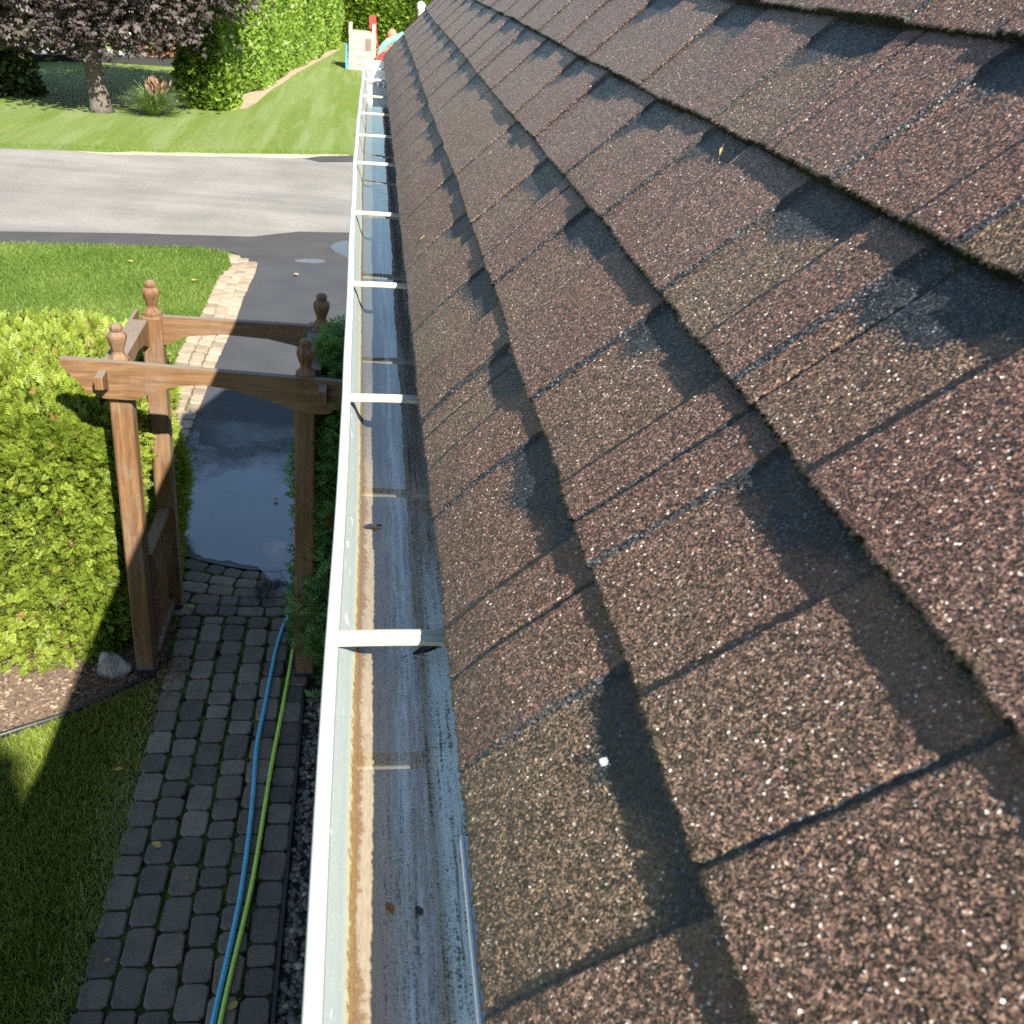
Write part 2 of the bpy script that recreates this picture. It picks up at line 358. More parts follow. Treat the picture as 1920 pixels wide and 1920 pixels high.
M = {}
_sa, _sb = G(480, 255), G(612, 128); STR = math.atan2(_sb[0]-_sa[0], _sb[1]-_sa[1])
M['shingle'] = mat_shingle(); M['gutter'] = mat_gutter()
M['water'] = mat_water('rain_water', ior=2.15, ripple=(7, 3), strength=.035)
M['pool'] = mat_water('shallow_pool_water', ior=1.7, ripple=(6, 4), strength=.03)
M['puddle'] = mat_water('puddle_water', True, ior=2.2, ripple=(6, 4), strength=.03)
M['drive'] = mat_asphalt('driveway_asphalt', (.045, .045, .047)); M['strip'] = mat_asphalt('shoulder_asphalt', (.055, .052, .05), False)
M['road'] = mat_road(); M['wood'] = mat_wood()
M['lawn_near'] = mat_lawn('near_lawn_soil', (.05, .065, .018), dry=.5)
M['lawn'] = mat_lawn('front_lawn', (.115, .165, .035)); M['lawn_far'] = mat_lawn('striped_lawn', (.105, .155, .028), stripes=STR)
M['ground'] = mat_lawn('ground_grass', (.10, .15, .035))
M['white'] = simple('white_paint', (.78, .78, .76), .4, .06, 30); M['hanger'] = simple('cream_hanger_metal', (.37, .35, .275), .42, .08, 40)
M['fascia'] = simple('white_fascia', (.72, .72, .7), .5, .06, 10); M['wall'] = simple('brown_siding', (.16, .125, .10), .8, .1, 6)
M['black'] = simple('black_plastic', (.02, .02, .022), .45, .3, 30); M['soil'] = simple('dark_soil', (.035, .028, .02), .95, .5, 40, bump=.01)
M['mulch'] = simple('mulch_soil', (.13, .085, .06), .95, .5, 60, bump=.01)
M['stone'] = simple('grey_stone', (.27, .25, .22), .85, .5, 14, bump=.02)
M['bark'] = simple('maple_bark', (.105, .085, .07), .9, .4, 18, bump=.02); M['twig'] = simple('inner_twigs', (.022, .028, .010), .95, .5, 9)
M['blue_hose'] = simple('blue_hose_rubber', (.11, .45, .66), .45, .1, 20); M['lime_hose'] = simple('lime_hose_rubber', (.52, .76, .11), .45, .1, 20)
M['deadleaf'] = foliage('yellow_leaf', [(0, (.50, .34, .06)), (.5, (.62, .46, .16)), (1, (.42, .22, .08))], .6, .2)
M['litter'] = foliage('cedar_litter', [(0, (.12, .05, .02)), (.5, (.26, .12, .05)), (1, (.36, .2, .09))], .8, .05)
M['chips'] = foliage('bark_chip', [(0, (.05, .035, .025)), (.5, (.18, .115, .075)), (1, (.34, .25, .18))], .9, .0)
M['cedar'] = foliage('golden_cedar_foliage', [(0, (.125, .18, .02)), (.45, (.235, .30, .034)), (.8, (.34, .395, .065)), (.97, (.30, .34, .08)), (1, (.30, .17, .06))], .5, .3)
M['cedar_dark'] = foliage('dark_cedar_foliage', [(0, (.08, .17, .055)), (.6, (.16, .30, .085)), (.97, (.22, .34, .11)), (1, (.2, .1, .03))], .5, .25)
M['hedge'] = foliage('clipped_hedge_foliage', [(0, (.085, .15, .02)), (.5, (.16, .255, .03)), (1, (.25, .34, .055))], .5, .3)
M['maple'] = foliage('purple_maple_leaf', [(0, (.020, .015, .016)), (.45, (.052, .039, .037)), (.75, (.108, .086, .078)), (.93, (.175, .147, .128)), (.95, (.16, .19, .06)), (1, (.42, .36, .08))], .5, .12, .3)
M['shrub'] = foliage('dark_shrub_leaf', [(0, (.03, .055, .018)), (1, (.09, .13, .045))], .5, .2)
M['copper'] = foliage('copper_shrub_leaf', [(0, (.2, .1, .06)), (1, (.42, .25, .17))], .6, .2)
M['grassblade'] = foliage('grass_blade', [(0, (.07, .12, .015)), (.5, (.13, .205, .028)), (.85, (.18, .26, .05)), (1, (.30, .28, .11))], .55, .3)
M['shadegrass'] = foliage('shade_grass_blade', [(0, (.12, .165, .022)), (.5, (.225, .275, .042)), (.85, (.31, .33, .075)), (1, (.46, .41, .2))], .55, .3)
M['reed'] = foliage('ornamental_grass_blade', [(0, (.16, .24, .08)), (.6, (.30, .38, .16)), (1, (.42, .34, .22))], .55, .25)
M['pebble'] = foliage('river_pebble', [(0, (.07, .062, .052)), (.5, (.18, .16, .135)), (.9, (.30, .25, .18)), (1, (.45, .4, .3))], .6, .0)
M['plastic_cream'] = simple('cream_plastic', (.40, .33, .225), .5, .06, 5); M['plastic_brown'] = simple('brown_plastic', (.16, .11, .10), .5, .1, 5)
M['plastic_post'] = simple('taupe_plastic', (.38, .30, .24), .5, .1, 5)
M['plastic_red'] = simple('red_plastic', (.50, .035, .035), .4, .1, 5); M['plastic_teal'] = simple('teal_plastic', (.16, .50, .42), .4, .1, 5)
M['plastic_blue'] = simple('blue_plastic', (.05, .28, .45), .4, .1, 5); M['brick'] = simple('terracotta_plastic', (.42, .16, .09), .6, .15, 5)
def mat_paver(name, stops, speck):
    n = N(name); c = n.ramp(n.attr('tone'), stops); f = n.noise(90, 5, .75)
    c = n.mix(n.ramp(f, [(.35, 0), (.7, .5)]), c, n.mix(1, c, (1.7, 1.65, 1.6), 'MULTIPLY'))
    c = n.mix(n.ramp(n.noise(7, 5), [(.45, 0), (.7, .55)]), c, n.mix(1, c, (.5, .5, .52), 'MULTIPLY'))
    v = n.vor(120); c = n.mix(n.math('MULTIPLY', n.ramp(v.outputs['Distance'], [(.16, 1), (.22, 0)]), speck), c, (.42, .40, .38))
    n.bsdf(c, .72, n.bump(f, .5, .004), .4); return n.m
M['paver'] = mat_paver('grey_paver', [(0, (.085, .066, .050)), (.35, (.118, .094, .073)), (.7, (.145, .108, .080)), (1, (.19, .155, .12))], .55)
M['kerb'] = mat_paver('cream_paver', [(0, (.19, .145, .10)), (.5, (.245, .19, .13)), (1, (.30, .24, .17))], .1)
def mat_joint():
    n = N('mossy_joint_sand'); f = n.noise(9, 5); g = n.noise(120, 4)
    c = n.mix(n.ramp(f, [(.40, 0), (.6, 1)]), (.018, .016, .013), n.mix(n.ramp(g, [(.3, 0), (.7, 1)]), (.045, .075, .012), (.10, .14, .025)))
    n.bsdf(c, .95, n.bump(g, .8, .01), .1); return n.m
M['joint'] = mat_joint()

# ------------------------------------------------------------------ ground, lawns, road, drive
sheet('ground', [(-400, -60), (400, -60), (400, 900), (-400, 900)], -.016, M['ground'])
def ext(a, b, d):
    v = np.array(b)-np.array(a); v = v/np.linalg.norm(v); return tuple(np.array(b)+v*d)
ra, rb_, rc_ = G(0, 433), G(470, 443), G(652, 436)
fa, fb, fc = G(0, 278), G(300, 289), G(655, 292)
near = [ext(rb_, ra, 40), ra, G(240, 437), rb_, rc_, ext(ra, rc_, 40)]
far = [ext(fc, fa, 40), fa, G(150, 283), fb, G(480, 288), fc, ext(fa, fc, 40)]
sheet('road', near+far[::-1], -.004, M['road'])
_dl = np.array(ext(rb_, ra, 40))-np.array(ra)
sheet('asphalt_shoulder', [tuple(np.array(G(0, 456))+_dl), G(0, 456), G(200, 460), G(380, 464), G(440, 474), G(470, 490), (1.0, 16.2), (2.2, 18.6), G(560, 434), G(470, 443.6), G(240, 438), G(0, 433.6), tuple(np.array(G(0, 433.6))+_dl)], .0, M['strip'])
kin = [G(*p) for p in ((430, 478), (437, 500), (412, 520), (376, 595), (337, 656), (316, 713), (298, 765), (280, 830), (262, 900))]
kout = [G(*p) for p in ((480, 496), (477, 512), (455, 562), (440, 610), (400, 700), (385, 745), (364, 798), (343, 850), (322, 900))]
drive_edge = [G(*p) for p in ((470, 490), (474, 512), (452, 562), (437, 610), (397, 700), (382, 745), (361, 798), (340, 850), (318, 900), (312, 960), (318, 1030))]
arc = [G(*p) for p in ((318, 1032), (336, 1046), (370, 1057), (420, 1068), (470, 1076), (520, 1078), (560, 1070))]
drv = sheet('driveway', drive_edge+arc[1:]+[(.2, 6.9), (4.5, 7.0), (4.5, 17.5), (1.0, 16.3)], .004, M['drive'])
def drive_z(y): return .004+.036*min(1, max(0, (10.2-y)/3.2))
for v in drv.data.vertices: v.co.z = drive_z(v.co.y)
sheet('front_lawn', [ext(G(430, 471), G(0, 457), 30), G(0, 457), G(200, 461), G(380, 466), G(430, 474)]+kin[:]+[(-1.6, 7.2), (-12, 7.2), (-30, 8)], -.002, M['lawn'])
sheet('far_lawn', [ext(fc, fa, 40)]+[(x, y+.03) for x, y in (fa, G(150, 283), fb, G(480, 288), fc)]+[ext(fa, fc, 12), (8, 62), (-2, 62), (-40, 40)], -.010, M['lawn_far'])
sheet('dark_asphalt_patch', [G(*p) for p in ((570, 297), (600, 293), (658, 292), (690, 296), (690, 304), (600, 304))], .004, M['strip'])
sheet('near_lawn', [(-6, -1), (-1.25, -1), (-1.25, 3.0), (-1.23, 4.1), (-1.27, 5.35), G(288, 1278), G(150, 1335), G(0, 1388), (-3.2, 4.5), (-6, 4)], .0, M['lawn_near'])
sheet('mulch_bed', [G(285, 1282), G(150, 1338), G(0, 1391), (-3.2, 4.48), (-6, 3.98), (-6, 7.2), (-1.42, 7.2), (-1.30, 6.3), (-1.28, 5.5)], .004, M['mulch'])
sheet('foundation_bed', [(-.33, -1), (.5, -1), (.5, 7.0), (-.25, 7.0), (-.33, 5)], .0, M['soil'])

# far-lawn soil line along the hedge foot
sheet('bare_soil_strip', [G(*p) for p in ((405, 206), (440, 207), (462, 203), (480, 193), (493, 182), (512, 166), (530, 156), (556, 137), (585, 121), (612, 107), (640, 91), (634, 88), (590, 108), (540, 132), (480, 165), (430, 190))], -.004, simple('dry_soil', (.30, .22, .14), .95, .2, 3))

sheet('sandy_road_edge', [G(*p) for p in ((130, 283), (200, 286.5), (255, 284), (300, 286), (350, 285.5), (400, 288), (470, 288.5), (540, 289), (580, 290), (620, 289), (655, 290), (655, 299), (600, 296), (540, 297), (470, 294), (400, 294), (330, 292), (260, 291), (200, 289.5))], .001, simple('pale_sand', (.36, .31, .22), .95, .2, 3))

# paved path: one mesh of tumbled pavers
def paver(b, cx, cy, w_, h_, ang=0.0, z=.05, z0=.0, tone=None):
    c = min(w_, h_)*.16; bev = .007
    def ring(ins, zz):
        a, d = w_/2-ins, h_/2-ins
        p = [(-a+c, -d), (a-c, -d), (a, -d+c), (a, d-c), (a-c, d), (-a+c, d), (-a, d-c), (-a, -d+c)]
        return [(cx+x*math.cos(ang)-y*math.sin(ang)+jx, cy+x*math.sin(ang)+y*math.cos(ang)+jy, zz) for (x, y), (jx, jy) in zip(p, jit)]
    jit = [(random.uniform(-.004, .004), random.uniform(-.004, .004)) for _ in range(8)]
    tilt = random.uniform(-.003, .003)
    r0, r1, r2 = ring(0, z0), ring(0, z-bev+tilt), ring(bev, z+tilt)
    fs = [tuple(range(16, 24))]
    for a in (0, 8): fs += [(a+i, a+(i+1) % 8, a+8+(i+1) % 8, a+8+i) for i in range(8)]
    b.add(r0+r1+r2, fs, random.random() if tone is None else tone)
PZ = .045
sheet('path_joint_bed', [(-1.24, 1.5), (-.33, 1.5), (-.33, 5.5), (-.20, 6.9), (-.45, 6.98)]+[(x, y-.01) for x, y in arc[::-1]]+[(-1.30, 6.3)], .024, M['joint'])
b = MB()
for k in range(6):
    wcol = .152; y = 1.6+random.uniform(0, .15)
    while y < 6.18:
        L = random.choice((.135, .165, .2, .2, .225))
        if y+L > 6.25: L = 6.22-y
        if L < .05: break
        x = -1.235+wcol*(k+.5)+(.012*(y-3.2))*(k-2)/3+random.uniform(-.004, .004)
        paver(b, x, y+L/2, wcol-.012, L-.012, random.uniform(-.02, .02), random.uniform(-.002, .002)+PZ)
        y += L
ax = [p[0] for p in arc]; ay = [p[1] for p in arc]
for r in range(5):
    x = -1.42+random.uniform(0, .1)
    while x < -.2:
        L = random.choice((.14, .17, .2, .22)); xm = x+L/2
        ya = float(np.interp(xm, ax, ay)); dy = (float(np.interp(xm+.05, ax, ay))-float(np.interp(xm-.05, ax, ay)))/.1
        lo = 6.235; ph = (ya-.015-lo)/5; fr_ = r
        yc = ya-.015-ph*(r+.5); paver(b, xm, yc, L-.012, ph-.011, math.atan(dy)*(1-r/5), random.uniform(-.002, .002)+PZ)
        x += L
props(b.build('path', M['paver']), kind='structure')
# kerb of cream pavers
b = MB()
def poly_at(P, t):
    P = np.array(P); d = np.r_[0, np.cumsum(np.linalg.norm(np.diff(P, axis=0), axis=1))]; q = t*d[-1]
    return np.array([np.interp(q, d, P[:, 0]), np.interp(q, d, P[:, 1])])
nk = 34
for i in range(nk):
    t = (i+.5)/nk; a = poly_at(kin, t); c = poly_at(kout, t); a2 = poly_at(kout, min(1, t+.01)); a1 = poly_at(kout, max(0, t-.01))
    dirv = a2-a1; ang = math.atan2(dirv[1], dirv[0]); wd = np.linalg.norm(c-a)
    Lr = np.linalg.norm(poly_at(kout, (i+1)/nk)-poly_at(kout, i/nk)); Lr = min(max(Lr, .1), .34)
    nr = 3 if wd > .42 else 2
    for r in range(nr):
        p = a+(c-a)*(r+.5)/nr; paver(b, p[0], p[1], Lr-.020, wd/nr*.95-.018, ang, .03+.004*random.random(), -.03)
props(b.build('paver_kerb', M['kerb']), kind='structure')

# puddles
def blob(name, pts, z, jag=.03, n=160):
    P = [np.array(G(*p)) for p in pts]
    for _ in range(3): P = [q for a_, b_ in zip(P, P[1:]+P[:1]) for q in (a_*.75+b_*.25, a_*.25+b_*.75)]
    P.append(P[0]); out = []
    for i in range(n):
        p = poly_at(P, i/n); out.append((p[0]+random.uniform(-1, 1)*jag, p[1]+random.uniform(-1, 1)*jag))
    o = sheet(name, out, z, M['puddle' if z > .04 else 'pool'])
    if z > .04:
        for v in o.data.vertices: v.co.z = min(z, drive_z(v.co.y)+.010)
    return o
blob('puddle_water', [(338, 1042), (420, 1062), (490, 1070), (505, 1100), (540, 1128), (590, 1120), (600, 980), (610, 880), (610, 740), (540, 722), (450, 722), (385, 748), (348, 850), (326, 900), (320, 960)], .0505, .025)
blob('kerb_puddle_water', [(612, 462), (650, 450), (700, 452), (700, 500), (640, 480)], .010, .02, 60)
blob('drive_puddle_water', [(545, 489), (580, 486), (612, 488), (610, 495), (570, 494)], .010, .015, 50)

# ------------------------------------------------------------------ house: roof, gutter, walls
TH = math.radians(50); HE = .454; XE = .0703; E = .143
house = empty('house', (1.0, 2.0, 0), 'house corner with a brown shingle roof and white eaves gutter', 'house')
def to_local(o): o.matrix_parent_inverse = house.matrix_world.inverted() if False else Matrix.Translation((-1.0, -2.0, 0)); return o
YR = 5.24; SK = -.19; NC = 6
segs = {
 0: [(-.4, -.22, 0), (.06, .12, 0), (.294, .461, 0), (.611, .78, 0), (.875, .994, 0), (1.12, 1.285, 0), (1.44, 1.589, 0)],
 1: [(-.2, -.05, 0), (.426, .556, 0), (.67, .83, 0), (1.01, 1.176, 0), (1.33, 1.477, 0), (1.68, 1.82, 0), (2.40, 2.55, 0)],
 2: [(-.1, .05, 0), (.22, .29, 0), (.508, .646, 0), (.72, .837, 0), (.985, 1.092, 0), (1.20, 1.32, 0), (1.47, 1.6, 0), (1.73, 1.846, 0)],
 3: [(.3, .42, 0), (.55, .62, 0), (.678, .80, 0), (.955, 1.098, 0), (1.28, 1.40, 0), (1.6, 1.75, 0)]}
def recess(k):
    L = [(a, c) for a, c, _ in segs.get(k, [(.2, .33, 0)])]
    y = L[-1][1]
    while y < 6.5:
        y += random.uniform(.13, .2); d = random.uniform(.11, .17); L.append((y, y+d)); y += d
    y = L[0][0]
    while y > -1.6:
        y -= random.uniform(.13, .2); d = random.uniform(.11, .17); L.insert(0, (y-d, y)); y -= d
    return L
ys = [np.arange(-1.2, .1, .012), np.arange(.1, 1.35, .0024), np.arange(1.35, 2.4, .005), np.arange(2.4, 5.9, .012)]
ysg = np.concatenate(ys)
Vs = []; Qs = []; TO = []; BA = []; LA = []; base_i = 0
for k in range(NC):
    rec = recess(k); s_loc = np.r_[np.arange(0, E, .0026), [E+.004, E+.012, E+.03]]
    Yg, Sg = np.meshgrid(ysg, s_loc, indexing='ij')
    wob = .0016*np.sin(ysg*3.1+k*2.0)+.0006*np.sin(ysg*11+k)+np.interp(ysg, np.arange(-1.3, 6, .05), rng.normal(0, .0008, len(np.arange(-1.3, 6, .05))))
    if k == 0: wob = wob*.6+np.interp(ysg, [.2, 1.5, 5.5], [.004, 0, -.008])
    rc = np.zeros(len(ysg)); tn = np.zeros(len(ysg)); hs = np.zeros(len(ysg)); bd = np.zeros(len(ysg)); frac = np.zeros(len(ysg))
    prev = -9.0
    for (a, c) in rec:
        m = (ysg >= a) & (ysg < c); rc[m] = 1; tn[m] = np.clip(random.gauss(.62, .25), 0, 1); bd[m] = random.uniform(.66, .82); frac[m] = (ysg[m]-a)/(c-a)
        m2 = (ysg >= prev) & (ysg < a); tn[m2] = np.clip(random.gauss(.18, .2), 0, 1); hs[m2] = random.uniform(-.0006, .0008)
        prev = c
    m2 = ysg >= prev; tn[m2] = .2
    # butt joints between neighbouring strips: thin grooves
    joint = np.zeros(len(ysg)); yj = -1.0+.31*k
    jl = [yj+i*.985+random.uniform(-.02, .02) for i in range(8)]
    if k == 1: jl += [.614]
    if k == 0: jl += [1.0, .55]
    for y_ in jl: joint = np.maximum(joint, np.exp(-((ysg-y_)/.0022)**2))
    # far tabs also get fine joints
    HB = .0122
    H = HB*(1-Sg/.193)+((1-rc)*.0036+hs)[:, None]*np.where(Sg < E+.006, 1, 0)-(joint*.003)[:, None]
    H = np.where(Sg > E+.006, HB*(1-Sg/.193)-.003, H)
    if k == 0: H = H*np.interp(Sg, [0, .05, .12], [.3, .75, 1])
    H += (.0007*np.sin(Yg*7+k*3)+.0004*np.sin(Yg*23+Sg*40+k))*(1-Sg/E).clip(0, 1)
    amp = np.interp(ysg, [.1, 1.0, 1.4, 2.5], [.0011, .0008, .0004, .0])[:, None]
    H += (rng.random(H.shape)-.5)*amp
    Sj = k*E+Sg+wob[:, None]+(rng.random(Sg.shape)-.5)*np.interp(ysg, [.1, 1.4, 2.5], [.0022, .0012, .0])[:, None]
    Yy = Yg+SK*(k*E+Sg)+(rng.random(Sg.shape)-.5)*np.interp(ysg, [.1, 1.4, 2.5], [.0016, .0012, .0])[:, None]
    rag = (rng.random(len(ysg))-.5)*np.interp(ysg, [.1, 2, 5], [.004, .003, .002])
    Sj[:, 0] += rag; Sj[:, 1] += rag*.5
    # skirt row under the butt edge
    Sk = np.c_[Sj[:, :1]+.0010, Sj[:, :1]+.0003, Sj]; Yk = np.c_[Yy[:, :1], Yy[:, :1], Yy]; Hk = np.c_[H[:, :1]*0-(.004 if k == 0 else .001), H[:, :1]-.0012, H]
    Yk = np.minimum(Yk, YR+SK*Sk*1.4)                           # cut at the rake
    n_y, n_s = Sk.shape
    Vs.append(np.stack([Sk, Yk, Hk], -1).reshape(-1, 3))
    idx = (np.arange(n_y*n_s).reshape(n_y, n_s)+base_i)
    Qs.append(np.stack([idx[:-1, :-1], idx[:-1, 1:], idx[1:, 1:], idx[1:, :-1]], -1).reshape(-1, 4)[:, ::-1])
    Sg1 = np.c_[Sg[:, :1], Sg[:, :1], Sg]
    TO.append(np.broadcast_to(tn[:, None], Sg1.shape).ravel())
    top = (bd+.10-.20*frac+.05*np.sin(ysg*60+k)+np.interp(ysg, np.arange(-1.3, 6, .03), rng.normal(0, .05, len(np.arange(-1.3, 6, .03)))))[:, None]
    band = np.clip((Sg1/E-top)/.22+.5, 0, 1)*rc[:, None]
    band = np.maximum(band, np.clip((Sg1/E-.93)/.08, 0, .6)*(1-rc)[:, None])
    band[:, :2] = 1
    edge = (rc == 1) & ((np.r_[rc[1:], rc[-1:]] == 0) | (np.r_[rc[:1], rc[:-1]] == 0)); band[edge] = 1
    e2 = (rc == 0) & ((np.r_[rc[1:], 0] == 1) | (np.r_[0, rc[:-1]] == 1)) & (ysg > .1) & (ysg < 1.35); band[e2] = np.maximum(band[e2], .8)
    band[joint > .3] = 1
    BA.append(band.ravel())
    lap = np.clip(1-Sg1/.012, 0, 1); lap = np.maximum(lap, joint[:, None]*.8); LA.append(lap.ravel())
    base_i += n_y*n_s
V = np.concatenate(Vs)
roof = np_mesh('roof', V, np.concatenate(Qs), M['shingle'], None, {'tone': np.concatenate(TO), 'band': np.concatenate(BA), 'lap': np.concatenate(LA)})
roof.parent = house
u_ = (math.cos(TH), 0, math.sin(TH)); n_ = (-math.sin(TH), 0, math.cos(TH))
roofM = Matrix(((u_[0], 0, n_[0], XE), (0, 1, 0, 0), (u_[2], 0, n_[2], CAMZ-HE), (0, 0, 0, 1)))
roof.matrix_local = Matrix.Translation((-1, -2, 0)) @ roofM
roof['label'] = 'brown asphalt shingle slope with overlapping tabs'
def rp(s, y, n=0.0): p = roofM @ Vector((s, y, n)); return (p.x, p.y, p.z)
STOP = NC*E
# deck under the shingles, closed, with flat top beyond the steep slope
b = MB(); x0, z0 = rp(0.012, 0, -.006)[0], rp(.012, 0, -.006)[2]; xt, zt = rp(STOP+.01, 0, -.004)[0], rp(STOP+.01, 0, -.004)[2]
b.prism([(x0, z0), (xt, zt), (7.0, zt+.02), (7.0, zt-.2), (x0+.16, z0-.012)], -3.0, YR-.03)
def hp(bm, name, mat, smooth=False, par=None):
    o = bm.build(name, mat, house if par is None else par, smooth)
    o.matrix_parent_inverse = Matrix.Translation((-1, -2, 0)) if par is None else Matrix.Identity(4)
    return o
# house children are modelled in world coordinates: shift them by the empty's place
def world_child(o): o.matrix_parent_inverse = Matrix.Translation((-1, -2, 0)); return o
hp(b, 'roof_deck', M['strip'])
b = MB()
for s0, s1, n0, n1 in ((0.004, STOP, -.004, -.045),):
    pts = [rp(s0, 0, n0), rp(s1, 0, n0), rp(s1, 0, n1), rp(s0+.03, 0, n1)]
    b.prism([(p[0], p[2]) for p in pts], YR-.028, YR-.004)
hp(b, 'rake_trim', M['strip'])
b = MB(); b.box(.110, .135, -3, YR-.06, CAMZ-.66, CAMZ-.475); hp(b, 'fascia', M['fascia'])
b = MB(); b.box(.135, .30, -3, YR-.06, CAMZ-.66, CAMZ-.648); hp(b, 'soffit', M['fascia'])
b = MB(); b.box(.24, 6.9, -3, YR-.12, 0, CAMZ-.662); hp(b, 'wall', M['wall'])
# gutter, swept profile with its real bow
yo = np.array([-.6, .33, .66, 1.17, 1.66, 2.18, 2.75, 3.2, 3.65, 4.1, 4.65, 5.44])
xo = np.array([-.0205, -.0205, -.0215, -.0215, -.0270, -.031, -.0355, -.0365, -.0355, -.034, -.0325, -.029])
def lipx(y): return float(np.interp(y, yo, xo))
LZ = CAMZ-.480; xo = xo*.97; yo = yo*.97
prof = [(.020, -.081, 2.9), (.012, -.055, .1), (.002, -.03, .1), (0, -.002, 0), (.0012, 0, 0), (.0095, 0, 0), (.0105, -.0015, .2), (.0105, -.007, .3), (.0090, -.0075, .6), (.0115, -.016, .9), (.016, -.03, 1.1), (.0190, -.043, 1.3), (.0210, -.053, 1.55), (.0238, -.062, 1.85), (.0270, -.0705, 2.15), (.0300, -.0768, 2.4), (.0365, -.0800, 2.7), (.048, -.0805, 3.05), (.058, -.0805, 3.2), (.07, -.0805, 3.4), (.082, -.0805, 3.6), (.095, -.0803, 3.9), (.108, -.0800, 4.2), (.124, -.0795, 4.45), (.131, -.078, 4.6), (.1335, -.06, 4.7), (.1335, .02, 5.0)]
yy = np.r_[np.arange(-.6, 5.28, .02), [5.28]]
V = []; PR = []
for y in yy:
    lx = lipx(y)+.0006*math.sin(y*9)
    for i, (px, pz, pp) in enumerate(prof):
        x = lx+px
        if px > .1: x = lx+.1+(px-.1)*((.108-lx-.1)/.0335) if False else min(x, .1075)
        V.append((x, y, LZ+pz+.0005*math.sin(y*5+1))); PR.append(pp)
npf = len(prof); idx = np.arange(len(yy)*npf).reshape(len(yy), npf)
Q = np.stack([idx[:-1, :-1], idx[:-1, 1:], idx[1:, 1:], idx[1:, :-1]], -1).reshape(-1, 4)
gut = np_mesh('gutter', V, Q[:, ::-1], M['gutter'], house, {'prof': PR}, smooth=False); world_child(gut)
gut['label'] = 'white aluminium eaves gutter holding dirty rainwater'
b = MB(); lx = lipx(5.28)
b.prism([(lx, LZ), (lx+.020, LZ-.082), (.1075, LZ-.082), (.1075, LZ), (.09, LZ+.004)], 5.276, 5.282)
ec = b.build('end_cap', M['white'], gut)
b = MB(); b.box(lx+.012, .107, 5.05, 5.07, LZ-.07, LZ-.066); b.box(lx+.02, .107, 5.18, 5.20, LZ-.076, LZ-.07)
for px in (.04, .065, .09): b.tube([(px, 4.95, LZ-.078), (px+.01, 5.1, LZ-.06), (px, 5.25, LZ-.075)], .004, 6)
b.build('outlet_guard', M['white'], gut)
for y in (.165, .648, 1.139, 1.614, 2.115, 2.666, 3.10, 3.54, 3.98, 4.515, 4.95):
    lx = lipx(y); b = MB(); x0, x1 = lx+.0095, .1065; zt = LZ-.0025
    secs = [(-.0085, -.004), (-.0085, -.0006), (-.0055, 0), (-.004, .0010), (-.0025, 0), (.0025, 0), (.004, .0010), (.0055, 0), (.0085, -.0006), (.0085, -.004)]
    # strap with two pressed ribs, folded down at the edges, slightly arched
    xs = np.linspace(x0, x1, 9); vs = []; fs = []
    for j, x in enumerate(xs):
        ar = .0012*math.sin(math.pi*j/8)
        for dy, dz in secs: vs.append((x, y+dy+.002*(j/8), zt+dz+ar-.0))
        for dy, dz in secs[::-1]: vs.append((x, y+dy*.9+.002*(j/8), zt+dz+ar-.0012))
    m_ = 2*len(secs)
    for j in range(8):
        for q in range(m_): fs.append((j*m_+q, j*m_+(q+1) % m_, (j+1)*m_+(q+1) % m_, (j+1)*m_+q))
    fs += [tuple(range(m_)), tuple(range(8*m_, 9*m_))]
    b.add(vs, fs)
    b.box(x1-.002, x1, y-.009, y+.009, zt-.03, zt+.002)
    b.tube([(x1-.012, y, zt-.01), (x1+.004, y, zt-.011)], .0035, 6)
    b.build('hanger', M['hanger'], gut)
# drip edge strip under the first course
b = MB(); pts = [(XE+.005, CAMZ-HE-.008), (XE+.012, CAMZ-HE-.006), (XE+.040, CAMZ-.478), (XE+.037, CAMZ-.485)]
b.box(XE-.0022, XE-.0008, -.6, .42, CAMZ-HE-.012, CAMZ-HE-.006); b.box(XE-.0008, XE+.03, -.6, .42, CAMZ-HE-.0085, CAMZ-HE-.007)
hp(b, 'drip_edge', M['white'])

# standing water in the gutter
yy = np.arange(-.3, 4.26, .03); V = []
for i, y in enumerate(yy):
    lx = lipx(y); e = 1.0 if y < 4.2 else 1.0-(y-4.2)/.4
    for px in (lx+.0275, .04, .07, .1068): V.append((px, y, LZ-.0705))
idx = np.arange(len(yy)*4).reshape(len(yy), 4)
Q = np.stack([idx[:-1, :-1], idx[:-1, 1:], idx[1:, 1:], idx[1:, :-1]], -1).reshape(-1, 4)
wtr = np_mesh('gutter_water', V, Q[:, ::-1], M['water'], None, {'tone': [.5]*len(V)}); props(wtr, kind='structure')
for m in (wtr.data,):
    if m.polygons[0].normal.z < 0: m.flip_normals()

